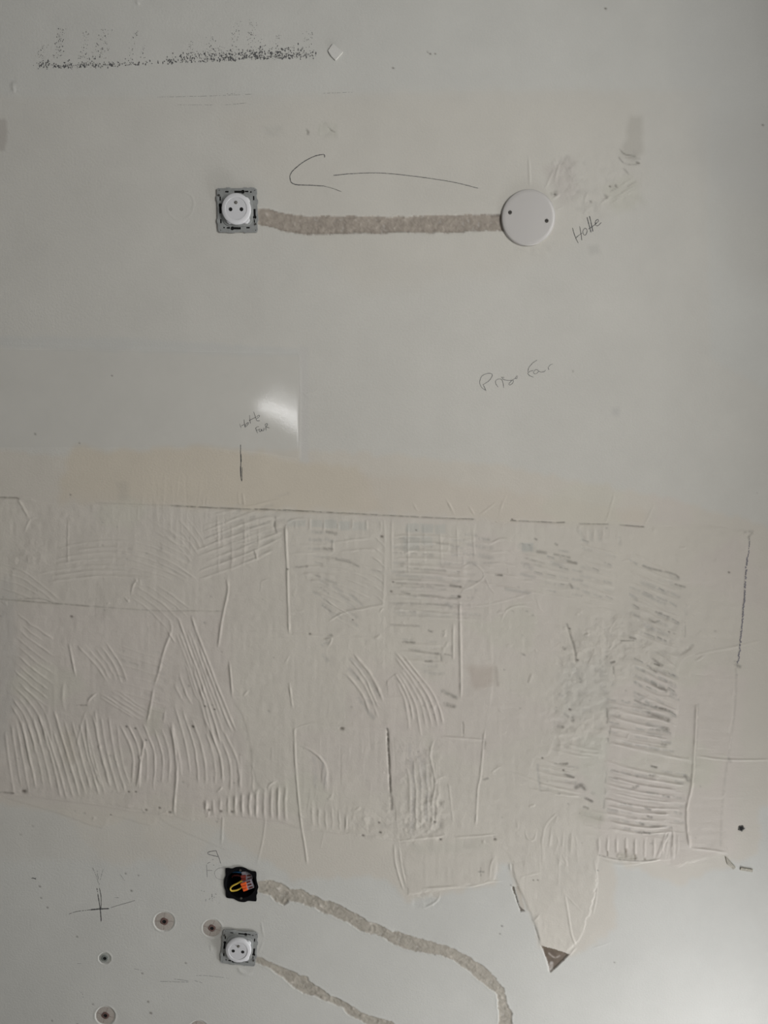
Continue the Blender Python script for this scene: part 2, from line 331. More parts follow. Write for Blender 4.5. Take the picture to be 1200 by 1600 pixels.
# ---- single strong edges and ridges
for p, h, wd in [
    ([(446, 820), (447, 850), (449, 890), (450, 940), (452, 990)], 1.4, 1.5), ([(446, 818), (458, 812), (480, 810)], .8, 1.4),
    ([(355, 905), (356, 925), (347, 968), (341, 1012)], 1.3, 1.4), ([(358, 1032), (361, 1060), (363, 1088)], 1.1, 1.2), ([(452, 1022), (446, 1036)], .8, 1.3),
    ([(452, 1066), (455, 1090), (457, 1106)], 1.2, 1.3), ([(460, 1135), (461, 1180), (465, 1235), (471, 1290), (476, 1320), (480, 1350)], 1.1, 1.3),
    ([(348, 1275), (347, 1300), (346, 1320)], .8, 1.2), ([(415, 1275), (411, 1310), (402, 1350)], .5, 1.1), ([(108, 1005), (114, 1035), (118, 1056)], 1.2, 1.4),
    ([(107, 815), (106, 850), (107, 880)], .6, 1.2), ([(28, 779), (36, 792), (46, 812)], .8, 1.8), ([(398, 858), (402, 874)], 1.0, 1.4), ([(430, 905), (410, 908), (408, 925)], .5, 1.2),
    ([(520, 843), (520, 862)], .8, 1.4), ([(718, 938), (719, 1000), (720, 1060), (720, 1092)], 1.5, 1.7), ([(708, 975), (708, 1032)], 1.1, 1.5),
    ([(622, 1052), (605, 1066), (605, 1090)], .4, 1.2), ([(600, 1090), (640, 1090), (690, 1098)], .5, 1.3), ([(757, 1140), (754, 1175), (750, 1215), (746, 1235), (743, 1290)], 1.0, 1.4),
    ([(688, 1151), (720, 1153), (757, 1156)], 1.0, 1.5), ([(678, 1155), (672, 1180), (680, 1220), (676, 1250)], .9, 1.6), ([(685, 1190), (686, 1250)], .5, 1.5), ([(701, 1222), (704, 1250), (708, 1285)], .6, 1.2),
    ([(710, 1308), (745, 1306), (775, 1303)], .8, 1.3), ([(622, 1314), (650, 1310), (695, 1306)], 1.0, 1.6), ([(616, 1320), (618, 1350), (630, 1390)], .9, 1.3), ([(624, 1325), (627, 1352), (635, 1388)], .7, 1.2),
    ([(660, 1388), (700, 1386), (715, 1385)], .9, 1.4), ([(730, 1386), (755, 1380), (766, 1377), (785, 1377)], .8, 1.3), ([(765, 1375), (766, 1352), (772, 1340)], .8, 1.3), ([(688, 1398), (680, 1410), (660, 1420)], .8, 1.6),
    ([(1088, 1100), (1086, 1150), (1081, 1225), (1073, 1262), (1074, 1300), (1078, 1326)], 1.9, 1.9), ([(1090, 1181), (1135, 1187), (1200, 1187)], .9, 1.4), ([(1180, 838), (1170, 832), (1150, 828)], .4, 1.5),
    ([(935, 1336), (960, 1343), (1000, 1346), (1030, 1342)], .7, 1.2), ([(1080, 1325), (1110, 1328), (1135, 1332)], 1.0, 1.4), ([(928, 1345), (933, 1370), (932, 1400), (926, 1430)], .5, 1.1),
    ([(882, 1395), (888, 1430), (893, 1460), (900, 1478)], .9, 1.3), ([(883, 1397), (900, 1415), (912, 1428)], .4, 1.2), ([(900, 1480), (890, 1492)], .7, 1.4), ([(810, 1372), (830, 1366), (850, 1362)], .4, 1.2),
    ([(832, 1430), (834, 1438), (846, 1425)], .5, 1.4), ([(925, 1482), (945, 1476), (955, 1472)], .4, 1.2), ([(796, 1348), (798, 1362)], 1.2, 1.4), ([(800, 1205), (840, 1222), (875, 1232), (910, 1240)], .7, 1.2),
    ([(720, 888), (740, 880), (757, 900), (738, 915), (722, 922)], .6, 1.4), ([(757, 900), (765, 918), (775, 930)], .5, 1.3), ([(722, 948), (760, 945), (800, 935), (835, 925)], .4, 1.3),
    ([(783, 970), (790, 955), (805, 947), (830, 947), (848, 956)], .6, 1.2), ([(838, 935), (843, 950), (848, 956)], .6, 1.2), ([(1005, 824), (1012, 810), (1022, 788)], .5, 1.4), ([(945, 820), (952, 800), (960, 770)], .5, 1.4),
    ([(697, 780), (704, 792), (710, 804)], .9, 1.4), ([(732, 790), (742, 806)], .6, 1.4), ([(645, 785), (653, 800)], .6, 1.3), ([(780, 808), (784, 790), (792, 772)], .4, 1.3), ([(748, 806), (775, 785)], .4, 1.3),
    ([(600, 812), (601, 860), (600, 910), (598, 950)], .5, 2), ([(515, 970), (535, 958), (560, 952), (600, 945)], .9, 1.6), ([(453, 990), (470, 992), (520, 994), (600, 997)], .5, 1.2), ([(505, 1000), (518, 998), (512, 1012)], .7, 1.4),
    ([(375, 795), (373, 780), (372, 765)], .3, 1.2), ([(379, 770), (382, 790)], .6, 1.2), ([(1084, 1025), (1100, 1020), (1150, 1010), (1190, 1000)], .5, 1.6), ([(1085, 1034), (1100, 1025)], .7, 1.6),
    ([(950, 1060), (955, 1040), (965, 1030)], .4, 1.3), ([(950, 1010), (952, 985), (965, 965)], .5, 1.3), ([(918, 1040), (928, 1020)], .5, 1.2), ([(1065, 968), (1070, 998)], .4, 1.2),
    ([(265, 970), (268, 985), (258, 1012), (248, 1050), (242, 1070)], .9, 1.6), ([(240, 1075), (236, 1100), (230, 1128)], 1.2, 1.5), ([(226, 1155), (220, 1190), (214, 1230)], 1.3, 1.5), ([(262, 985), (274, 1005)], .8, 1.4),
    ([(205, 930), (208, 915), (215, 905)], .8, 1.4), ([(137, 1102), (140, 1092), (152, 1082)], .9, 1.4), ([(258, 1110), (256, 1130)], .7, 1.3), ([(100, 1065), (98, 1090), (101, 1110)], .6, 2.4), ([(38, 832), (47, 812), (60, 808)], .5, 1.5),
    ([(120, 1165), (128, 1130), (135, 1110)], .5, 1.3), ([(460, 1150), (462, 1138), (490, 1130), (520, 1132), (600, 1140)], .4, 1.3), ([(425, 1160), (425, 1200)], .4, 1.1), ([(425, 1158), (450, 1157)], .3, 1.1),
    ([(420, 1238), (421, 1226), (432, 1220)], .8, 1.5), ([(540, 1300), (542, 1272)], .8, 1.3), ([(820, 1295), (824, 1310), (834, 1312), (838, 1298)], .6, 1.3), ([(850, 1295), (846, 1320)], .5, 1.3), ([(862, 1290), (858, 1325)], .6, 1.4),
    ([(880, 1300), (878, 1335)], .5, 1.4), ([(893, 1298), (892, 1335)], .5, 1.4), ([(870, 1270), (855, 1285), (848, 1300)], .5, 1.2), ([(870, 1340), (886, 1352), (876, 1330)], .3, 1.2),
    ([(826, 246), (828, 290)], .8, 1.1), ([(868, 260), (858, 280), (852, 296)], .5, 1.4), ([(880, 245), (872, 262), (866, 285)], .5, 1.4), ([(862, 312), (876, 302)], .9, 1.4), ([(868, 328), (882, 322)], .5, 1.2),
    ([(938, 318), (955, 306)], .7, 1.3), ([(958, 312), (980, 298), (995, 290)], .6, 1.2), ([(955, 318), (985, 300), (998, 296)], .5, 1.2), ([(968, 292), (990, 278)], .5, 1.2), ([(925, 322), (915, 330), (910, 340)], .4, 1.2), ([(912, 318), (918, 300)], .5, 2),
    ([(498, 615), (480, 618), (470, 610)], .3, 1), ([(260, 320), (265, 335), (280, 345), (298, 335), (302, 312), (290, 300), (270, 300)], .3, 1.2), ([(498, 604), (492, 612), (475, 616)], .4, 1.0),
    ([(0, 537), (100, 540), (230, 545), (350, 548), (462, 548)], .25, 1.2), ([(468, 552), (469, 620), (468, 716)], .3, 1.2), ([(408, 1440), (412, 1466)], .5, 1.2), ([(404, 1490), (412, 1470)], .4, 1.2),
    ([(270, 790), (330, 802), (380, 797)], .2, 2), ([(940, 1345), (975, 1352), (1030, 1342), (1010, 1348)], .4, 1.3), ([(1046, 1300), (1040, 1312), (1028, 1340)], .7, 1.3), ([(0, 150), (250, 152), (480, 147), (760, 143), (1000, 142), (1100, 142)], .12, 1.6),
    ([(330, 1487), (329, 1475)], .5, 1.2), ([(372, 1508), (376, 1518), (388, 1522), (396, 1515)], .7, 3), ([(20, 128), (22, 145)], .9, 2.5), ([(212, 2), (218, 8)], .8, 2)]:
    ridge(p, h, wd)
for p, h, L_, sd in [
    ([(622, 1404), (635, 1398), (668, 1392), (768, 1378), (773, 1335)], .35, 20, -1), ([(5, 1246), (90, 1270), (160, 1294), (175, 1275), (235, 1290), (245, 1275)], .35, 14, -1), ([(245, 1275), (270, 1292), (330, 1318), (355, 1330)], .3, 14, -1),
    ([(358, 1032), (362, 1088), (380, 1120), (392, 1170), (400, 1220), (420, 1240)], .4, 25, -1), ([(601, 960), (601, 1060), (617, 1065), (616, 1150)], .35, 14, 1), ([(740, 900), (725, 918), (716, 935)], .5, 20, -1),
    ([(764, 930), (770, 1050), (766, 1100), (762, 1140)], .3, 14, 1), ([(600, 948), (560, 953), (535, 960), (515, 975)], .5, 16, -1), ([(1090, 1020), (1060, 1040), (1058, 1110), (1045, 1185)], .4, 20, 1),
    ([(1088, 1100), (1081, 1225), (1073, 1262), (1078, 1326)], .7, 22, 1), ([(800, 1345), (805, 1372), (812, 1388), (830, 1428), (845, 1478)], .7, 22, -1), ([(936, 1330), (1000, 1345), (1050, 1343)], .5, 10, -1),
    ([(330, 1272), (440, 1284), (470, 1295), (620, 1310), (700, 1305)], .5, 12, -1), ([(470, 810), (600, 814)], .3, 8, 1), ([(905, 1150), (870, 1150), (856, 1180), (835, 1185), (830, 1230), (905, 1250)], .4, 14, 1),
    ([(846, 1478), (870, 1484), (893, 1494)], .5, 18, -1), ([(130, 1000), (190, 1100)], .2, 12, 1), ([(0, 1243), (60, 1247), (150, 1258), (205, 1268), (270, 1275)], .6, 12, -1), ([(745, 720), (860, 768), (1010, 800)], .12, 20, 1)]:
    step(p, h, L_, sd)
# grooves / cracks
for p, h, wd, a in [([(268, 790), (350, 794), (440, 797), (520, 801), (600, 805), (680, 809), (740, 811)], 1.5, 1.1, .62), ([(795, 813), (860, 816), (882, 816)], 1.5, 1.1, .7),
                    ([(904, 818), (950, 819)], 1.4, 1.0, .6), ([(968, 820), (1006, 823)], 1.6, 1.1, .75), ([(150, 786), (268, 790)], .4, .9, .2), ([(-40, 776), (0, 777), (24, 778), (30, 780)], 1.2, 1.2, .6), ([(0, 936), (60, 941), (138, 947)], .9, 1.0, .5),
                    ([(28, 936), (60, 935), (82, 942)], .6, .9, .4), ([(138, 947), (240, 954), (300, 954), (345, 955)], .4, 1.0, .25), ([(605, 1138), (607, 1180), (610, 1240)], 2.0, 1.5, .85), ([(611, 1243), (612, 1264)], 1.4, 2.2, .5), ([(604, 1064), (605, 1088)], .9, 1.1, .35),
                    ([(723, 1128), (724, 1150)], .9, 1.2, .4), ([(1091, 1100), (1089, 1150), (1084, 1222)], .0, 1.2, .25), ([(0, 1238), (22, 1239)], .8, 1.3, .5), ([(120, 1102), (135, 1102)], .8, 1.2, .4),
                    ([(430, 808), (428, 822), (432, 832)], .9, 1.6, .4), ([(690, 1021), (704, 1024)], .8, 1.2, .3), ([(448, 938), (454, 988)], .3, 1, .1), ([(796, 200), (797, 201)], .1, 1, .0),
                    ([(886, 975), (890, 990), (897, 1012), (900, 1034)], 1.3, 1.6, .5), ([(604, 200), (606, 200)], .01, 1, 0), ([(757, 1155), (757, 1170)], .8, 1.6, .35), ([(743, 1282), (745, 1240)], .2, 1, .2),
                    ([(1070, 972), (1070, 996)], .5, 1.0, .3), ([(1060, 1022), (1070, 1018), (1082, 1008)], .9, 2.6, .25), ([(513, 199), (517, 204), (523, 206)], .9, 1.1, .6), ([(480, 204), (481, 209)], .8, 2, .5)]:
    ridge(p, -h, wd, .5); dab(p, wd * 1.2, DK, a, .35)
# dark / grey residue in the valleys of the combed rows
for p, wd, a in [([(490, 831), (502, 832)], 3, .4), ([(511, 831), (525, 834)], 3, .45), ([(485, 843), (501, 844)], 3, .4), ([(509, 843), (520, 846)], 3, .4), ([(484, 857), (500, 858)], 2.6, .35), ([(505, 857), (519, 859)], 3, .45),
                 ([(508, 871), (525, 872)], 2, .3), ([(525, 874), (545, 878), (560, 885)], 2, .35), ([(460, 886), (480, 885)], 2, .35), ([(490, 898), (500, 901)], 2, .3), ([(505, 904), (525, 912)], 2.5, .35), ([(490, 925), (500, 930)], 2.5, .3),
                 ([(505, 945), (520, 960)], 4, .3), ([(530, 928), (545, 938)], 3.5, .25), ([(548, 930), (566, 945)], 2.5, .3), ([(511, 998), (517, 993)], 3.5, .45), ([(504, 1008), (512, 1004)], 3, .4), ([(505, 1024), (512, 1032)], 3.5, .4),
                 ([(548, 1030), (558, 1038), (575, 1062), (592, 1088)], 4, .22), ([(546, 1046), (560, 1060)], 4, .3), ([(560, 1092), (575, 1112), (583, 1122)], 3.5, .35), ([(572, 1095), (588, 1100)], 3.5, .2),
                 ([(728, 835), (745, 837)], 2.5, .3), ([(682, 849), (700, 850)], 2, .25), ([(705, 852), (716, 853)], 2, .35), ([(727, 850), (744, 853)], 3, .3), ([(751, 854), (768, 856)], 4, .3), ([(726, 865), (742, 867)], 2.5, .3), ([(750, 868), (768, 872)], 4, .3),
                 ([(725, 878), (743, 881)], 4, .35), ([(640, 888), (690, 891), (696, 892)], 2, .3), ([(620, 899), (690, 903)], 2.5, .32), ([(620, 911), (680, 914), (720, 917)], 2, .3), ([(704, 914), (720, 917)], 2.5, .5), ([(628, 925), (640, 928)], 2, .4),
                 ([(655, 929), (715, 935)], 2, .3), ([(608, 942), (700, 945)], 2, .25), ([(700, 944), (704, 948)], 4, .4), ([(625, 960), (700, 962)], 4, .2), ([(610, 976), (655, 978)], 2, .3), ([(670, 985), (675, 987)], 2, .5), ([(630, 1003), (648, 1004)], 2, .5),
                 ([(640, 1015), (670, 1020), (685, 1022)], 2, .35), ([(680, 1021), (688, 1022), (690, 1032)], 2, .5), ([(665, 1033), (675, 1033)], 2, .5), ([(660, 1048), (680, 1052), (692, 1052)], 3, .3), ([(692, 1080), (700, 1084), (712, 1090)], 3.5, .45),
                 ([(695, 1100), (710, 1104)], 3.5, .45), ([(813, 853), (832, 858)], 6, .2), ([(840, 862), (852, 864)], 3, .45), ([(866, 866), (890, 871)], 2, .4), ([(820, 872), (850, 880)], 2, .35), ([(862, 880), (878, 884)], 4, .4), ([(888, 877), (900, 880)], 3, .5), ([(820, 884), (830, 888)], 4, .35),
                 ([(815, 897), (835, 902)], 3, .35), ([(775, 898), (784, 899)], 2, .75), ([(790, 920), (828, 927)], 3, .4), ([(1005, 884), (1020, 889), (1050, 896), (1060, 902)], 2, .45), ([(1003, 910), (1022, 918)], 4, .35), ([(1030, 905), (1050, 910)], 3, .2), ([(1055, 913), (1070, 917)], 1.8, .5),
                 ([(1005, 928), (1020, 935), (1038, 944)], 3, .4), ([(985, 928), (995, 938)], 2.5, .3), ([(1030, 920), (1045, 925)], 2.5, .25), ([(1025, 956), (1034, 958)], 2, .4), ([(905, 830), (912, 843)], 4, .22), ([(922, 830), (924, 843)], 4, .2), ([(935, 830), (937, 843)], 4, .2), ([(968, 840), (969, 850)], 3, .2),
                 ([(1012, 1040), (1025, 1050)], 2, .4), ([(1020, 1030), (1034, 1040)], 2.5, .5), ([(1045, 1050), (1056, 1056)], 3, .4), ([(1018, 1066), (1040, 1080)], 3, .5), ([(992, 1082), (1005, 1090)], 3, .4), ([(1045, 1070), (1056, 1074)], 2.5, .35), ([(1048, 1084), (1056, 1086)], 3, .35),
                 ([(992, 1094), (1010, 1102), (1040, 1108)], 2, .45), ([(1025, 1104), (1050, 1112)], 2.5, .5), ([(1014, 1115), (1033, 1121)], 4, .5), ([(1040, 1124), (1044, 1125)], 4, .55), ([(1012, 1131), (1033, 1137)], 4, .4), ([(1037, 1138), (1042, 1140)], 4, .65), ([(990, 1108), (1010, 1114)], 3, .3),
                 ([(1012, 1145), (1032, 1150)], 2.5, .35), ([(1035, 1163), (1040, 1165)], 3, .5), ([(1018, 1197), (1026, 1199)], 2, .7), ([(1015, 1211), (1020, 1212)], 2, .65), ([(1036, 1243), (1045, 1245)], 2, .65), ([(1008, 1262), (1016, 1265)], 2, .6), ([(1012, 1275), (1018, 1277)], 2, .6),
                 ([(1000, 1286), (1005, 1288)], 2, .5), ([(1006, 1300), (1015, 1302)], 2, .6), ([(990, 1230), (996, 1228)], 3, .45), ([(1071, 1213), (1076, 1219)], 3.5, .6), ([(870, 1188), (872, 1190)], 0.1, 0), ([(882, 1194), (886, 1193)], 2.5, .6), ([(882, 1210), (896, 1214)], 2.5, .6),
                 ([(900, 1230), (908, 1227), (914, 1232)], 4, .65), ([(926, 1239), (928, 1240)], 2.5, .7), ([(915, 1247), (925, 1252)], 2.5, .7), ([(913, 1261), (918, 1263)], 2.5, .6), ([(915, 1272), (940, 1278)], 4, .35), ([(840, 1195), (841, 1215), (844, 1235)], 2.5, .35), ([(866, 1193), (880, 1193)], 1.5, .3),
                 ([(948, 1108), (949, 1120)], 1.8, .55), ([(950, 1122), (948, 1130)], 1.8, .4), ([(953, 1138), (952, 1148)], 1.6, .45), ([(950, 1154), (950, 1158)], 1.6, .5), ([(947, 1205), (946, 1222)], 1.6, .4), ([(945, 1232), (945, 1240)], 1.6, .4), ([(944, 1246), (943, 1262)], 1.6, .4),
                 ([(882, 1115), (888, 1120)], 2.5, .45), ([(894, 1123), (895, 1126)], 3, .7), ([(872, 1135), (880, 1136)], 2.5, .5), ([(875, 1085), (880, 1088)], 2.5, .4), ([(906, 1060), (907, 1066)], 2, .7), ([(880, 1012), (882, 1014)], 2.4, .6), ([(895, 1040), (900, 1052)], 4, .3),
                 ([(985, 996), (992, 998)], 2.4, .6), ([(1015, 968), (1022, 972), (1030, 970)], 2, .5), ([(1012, 975), (1018, 985)], 6, .2), ([(1022, 1037), (1030, 1040)], 1.5, .7), ([(955, 1035), (960, 1034)], 2.2, .6), ([(958, 1042), (959, 1053)], 1.5, .5), ([(955, 1068), (957, 1070)], 3, .35),
                 ([(1070, 952), (1072, 960)], 2.5, .2), ([(815, 1021), (820, 1024)], 1.4, .45), ([(890, 912), (894, 918)], 2.5, .5), ([(836, 842), (838, 843)], 2, .6), ([(868, 850), (870, 851)], 2.2, .55), ([(950, 1018), (972, 1001)], 1.0, .2), ([(970, 1001), (990, 1001)], 1.2, .5)]:
    dab(p, wd, GREY if wd > 2.2 and a < .42 else DK, min(a * 1.1, .9), .3)
    ridge(p, -.35, wd, .3, 3)
# little windows of grey mesh between the combed ridges
def rowgrid(x0, x1, colw, y0, y1, dy, slope, a, p, h, curve=0.0, wd=2.6, c=(.40, .385, .35)):
    y = y0
    while y < y1:
        x = x0 + rng.rand() * 4
        pts = [(x, y), ((x0 + x1) / 2, y + slope * (x1 - x0) / 2 - curve), (x1, y + slope * (x1 - x0))]
        ridge([(px_, py_ + dy * .48 + rng.randn() * .6) for px_, py_ in pts], h * (.6 + .8 * rng.rand()), 1.4)
        while x < x1 - 4:
            L_ = colw - 4
            if rng.rand() < p:
                t = (x - x0) / (x1 - x0); yb = y + slope * (x - x0) - curve * 4 * t * (1 - t) + rng.randn() * .6
                q = [(x, yb), (x + L_ * (.55 + .45 * rng.rand()), yb + slope * L_)]
                dab(q, wd * (.7 + .5 * rng.rand()), c, a * (.5 + rng.rand() * .8), .25); ridge(q, -.3, wd, .3, 2)
                if rng.rand() < .3: dab([(q[0][0], yb - wd * .7), (q[1][0], q[1][1] - wd * .7)], .9, DK, a * .9, .6)
            x += colw
        y += dy * (.9 + .2 * rng.rand())
rowgrid(984, 1060, 21, 876, 1000, 13, .36, .5, .62, .5)
rowgrid(990, 1058, 18, 1030, 1100, 12, .42, .6, .7, .6)
rowgrid(950, 1048, 21, 1092, 1160, 12.5, .17, .5, .7, .5)
rowgrid(948, 1070, 21, 1190, 1292, 12.5, .16, .42, .5, .3)
rowgrid(908, 962, 18, 845, 940, 13, .25, .35, .6, .4)
rowgrid(812, 900, 20, 850, 925, 13, .16, .4, .5, .4)
rowgrid(612, 742, 23, 842, 960, 13, .03, .32, .62, .35, 1)
rowgrid(748, 772, 22, 842, 890, 13, .06, .4, .8, .4)
rowgrid(845, 905, 20, 1190, 1238, 13, .16, .3, .6, .4)
rowgrid(488, 600, 22, 868, 900, 12, .16, .30, .5, .4, 3)
rowgrid(500, 560, 20, 905, 955, 13, .55, .36, .65, .4)
rowgrid(320, 440, 22, 800, 880, 13, -.22, .22, .5, .3)
rowgrid(625, 690, 20, 1000, 1050, 13, .05, .3, .5, .5)
rowgrid(180, 260, 20, 1000, 1100, 14, .3, .16, .5, .2)
rowgrid(240, 300, 20, 812, 880, 13, .5, .16, .5, .25)
for x0_, y0_, x1_, y1_ in ((640, 1165, 652, 1300), (655, 1180, 662, 1240), (663, 1190, 672, 1280), (490, 1185, 494, 1230), (505, 1185, 508, 1228)):
    dab([(x0_, y0_), ((x0_ + x1_) / 2, (y0_ + y1_) / 2), (x0_ + 3, y1_)], 4, (.48, .455, .43), .35, .5)
# pinkish smears and small patches, then upper right shade painted into the colour
tint(mask([(727, 1042), (770, 1040), (776, 1070), (740, 1076)], 4, 3), (.50, .43, .37), .55)
dab([(775, 1043), (778, 1070)], 3, (.42, .37, .32), .5)
tint(mask([(560, 800), (740, 812), (1000, 820), (1000, 832), (560, 815)], 4, 4), (.6, .55, .5), .3)
tint(mask([(640, 1318), (760, 1312), (770, 1330), (650, 1332)], 4, 4), (.53, .51, .44), .4)
tint(mask([(180, 755), (200, 752), (202, 782), (186, 786)], 4, 3), (.50, .46, .39), .5)
tint(mask([(95, 1140), (118, 1140), (120, 1190), (100, 1190)], 6, 3), (.55, .50, .42), .5)
tint(mask([(230, 1105), (255, 1105), (252, 1150), (226, 1150)], 4, 3), (.56, .53, .45), .6)
tint(mask([(905, 1150), (950, 1150), (948, 1270), (930, 1250), (905, 1200)], 5, 3), (.58, .565, .49), .6)
tint(mask([(870, 1040), (950, 1030), (950, 1110), (880, 1130)], 8, 5), (.56, .54, .48), .5)
tint(mask([(905, 1265), (945, 1268), (943, 1285), (905, 1280)], 4, 3), (.46, .44, .36), .45)
tint(mask([(985, 180), (1003, 180), (1006, 240), (985, 255), (972, 240)], 4, 3), (.45, .43, .38), .55)
tint(mask([(845, 262), (895, 245), (905, 300), (880, 320), (868, 300)], 6, 4), (.52, .48, .44), .5)
tint(mask([(940, 290), (985, 270), (1010, 315), (960, 335)], 5, 4), (.56, .55, .47), .5)
tint(mask([(-30, 185), (8, 185), (12, 215), (8, 235), (-30, 235)], 2, 2), (.45, .42, .38), .7)
tint(mask([(497, 195), (512, 190), (528, 195), (528, 214), (505, 214), (495, 206)], 3, 2), (.56, .55, .48), .45)
tint(mask([(410, 197), (440, 196), (440, 214), (412, 216)], 4, 3), (.55, .54, .49), .35)
tint(mask([(918, 382), (936, 382), (938, 396), (922, 398)], 3, 2), (.48, .47, .43), .5)
tint(mask([(955, 638), (968, 638), (968, 650), (955, 650)], 3, 2), (.5, .49, .46), .6)
tint(mask([(1100, 200), (1260, 160), (1260, 480), (1130, 420)], 25, 10), (.54, .525, .48), .5)  # shade along the upper right edge, painted into the wall colour
tint(mask([(1052, -60), (1260, -60), (1260, 330), (1110, 300), (1060, 140)], 20, 10), (.54, .54, .52), .3)  # darker top right corner: shade put into the wall colour
tint(mask([(-60, 525), (200, 528), (460, 545), (468, 548), (468, 556), (-60, 542)], 3, 2), (.56, .56, .53), .6)
tint(mask([(468, 540), (482, 540), (482, 722), (468, 722)], 2, 1), (.575, .56, .525), .7)
for p, wd, a in [([(968, 233), (976, 241), (992, 244)], 1.3, .6), ([(967, 246), (975, 255), (990, 257), (999, 255)], 1.2, .5), ([(978, 247), (1000, 248)], 1.2, .3), ([(975, 264), (982, 272)], 1.8, .35), ([(954, 299), (966, 292)], 1.2, .4), ([(980, 292), (993, 284)], 1.2, .3),
                 ([(995, 254), (998, 255)], 2, .6), ([(862, 303), (868, 300)], 3, .4), ([(946, 305), (948, 309)], 3, .4), ([(1169, 840), (1176, 830), (1162, 832)], 2, .3), ([(1170, 838), (1171, 850)], 1.5, .35), ([(700, 1380), (702, 1380)], .1, 0), ([(1158, 1170), (1159, 1150), (1140, 1200)], .1, 0),
                 ([(1150, 1045), (1149, 1100), (1138, 1185)], 2.2, .18), ([(1136, 1190), (1128, 1262), (1126, 1320)], 2.5, .15), ([(1148, 1035), (1152, 1040), (1156, 1042)], 3.2, .55), ([(1139, 1187), (1141, 1190)], 3, .3), ([(748, 1362), (756, 1362)], 1.5, .5), ([(751, 1356), (751, 1368)], 1.4, .5), ([(756, 1218), (762, 1216)], 2, .5)]:
    dab(p, wd, DK, a, .35)
# brown gaps under the bottom right comb
for x, y0, y1, wd in [(949, 1330, 1337, 1.6), (964, 1331, 1338, 1.8), (978, 1327, 1340, 2.6), (992, 1335, 1342, 2.2), (1007, 1341, 1343, 2), (971, 1337, 1341, 6), (985, 1339, 1342, 6)]:
    dab([(x, y0), (x, y1)], wd, (.20, .165, .12) if wd < 5 else (.42, .39, .32), .8, .2); ridge([(x, y0), (x, y1)], -.8, wd, .2, 2)
dab([(936, 1336), (960, 1342), (1000, 1345), (1025, 1343)], 1.1, DK, .5)
# dark specks and pits
for x, y, r in [(111, 963, 1.6), (110, 773, 1), (320, 1103, 1.4), (335, 1108, 1.3), (301, 1135, 1.8), (197, 1135, 1.3), (211, 1138, 1.3), (228, 1156, 1.2), (37, 1236, 2.6), (201, 1237, 1.2), (212, 1237, 1.2), (345, 1267, 1.8), (326, 1265, 1.6), (362, 1268, 1.6),
                (228, 1265, 1.5), (265, 1269, 1.8), (249, 1262, 1.4), (551, 968, 1), (614, 909, 1.3), (611, 924, 1.5), (717, 932, 2), (449, 889, 1.3), (592, 1285, 1.4), (567, 1305, 1.8), (594, 1300, 1.6), (679, 1284, 1.8), (773, 1311, 1.8), (688, 1311, 1.4), (880, 1203, 1.5),
                (847, 1184, 1.4), (1158, 1294, 3.0), (1045, 987, .9), (1139, 894, 1.3), (902, 1031, 1.6), (890, 982, 1.2), (534, 1138, 2.5), (484, 990, 1.4), (596, 838, 1.8), (650, 828, 1), (800, 811, 1.2), (890, 1108, 1.6), (1183, 770, .1), (1192, 195, 1.3),
                (867, 304, 1.4), (923, 315, 1.2), (953, 291, 1.3), (962, 290, 1.3), (895, 580, .9), (798, 1383, .8), (784, 1447, 1.2), (781, 1459, 1), (833, 1375, 1), (840, 1375, 1), (934, 1360, 1), (960, 1504, .9), (1140, 1350, 0.1), (62, 1385, 1.2), (74, 1418, 1.1), (173, 1273, 1),
                (120, 1464, 1.1), (205, 1392, 1.2), (196, 1365, 1), (216, 1368, .9), (222, 1521, 1.1), (290, 1505, 1), (231, 1565, 1.3), (145, 1569, 1), (235, 1583, 1.6), (81, 1595, 1), (121, 1600, 1), (64, 1403, 1.0), (668, 81, 1), (672, 84, 1.2), (680, 84, .9), (614, 106, 1.2), (946, 13, 1.4), (175, 587, 1), (55, 678, 1.2), (124, 692, 1)]:
    pit(x, y, r, r * .5, a=.85)
for k in range(420):     # scattered pits and crumbs of the adhesive
    x, y = rng.rand() * 1180, 800 + rng.rand() * 520
    dens = 1.0 if (860 < x < 1080 and 930 < y < 1150) or (600 < x < 700 and 1000 < y < 1300) else .35
    if rng.rand() > dens: continue
    if rng.rand() < .5: pit(x, y, .8 + rng.rand() * .8, .35, (.3, .28, .25), .45)
    else: ridge([(x, y), (x + rng.randn() * 4, y + rng.randn() * 4), (x + rng.randn() * 6, y + rng.randn() * 6)], .3 + .4 * rng.rand(), 1.2 + rng.rand(), .4, 2)
rough = mask([(870, 1000), (960, 960), (1060, 960), (1060, 1040), (960, 1060), (950, 1180), (860, 1180)], 12, 8) + .8 * mask([(545, 1270), (620, 1260), (700, 1240), (700, 1315), (545, 1310)], 8, 5) + .6 * mask([(618, 1160), (690, 1160), (690, 1310), (625, 1310)], 8, 5) + .7 * mask([(20, 850), (80, 840), (60, 890), (15, 900)], 6, 4) + .8 * mask([(640, 1392), (690, 1392), (685, 1420), (640, 1420)], 4, 3) + .5 * mask([(495, 192), (530, 192), (530, 214), (495, 214)], 3, 2) + .4 * mask([(410, 195), (442, 195), (442, 215), (410, 215)], 3, 2) + .5 * mask([(800, 385), (870, 380), (850, 405), (810, 405)], 4, 3) + .7 * mask([(10, 120), (30, 120), (28, 150), (12, 148)], 3, 2) + .7 * mask([(862, 245), (895, 235), (905, 300), (872, 315)], 4, 3) + .5 * mask([(860, 250), (1000, 230), (1010, 320), (900, 350)], 8, 5)
H += rough * (NB * .18 + NA * .38 + NE * .14 + .4 * np.clip(noise(14, 6, 31), 0, 1))
COL *= (1 - rough * np.clip(-NA - .2, 0, 1) * .15)[..., None]

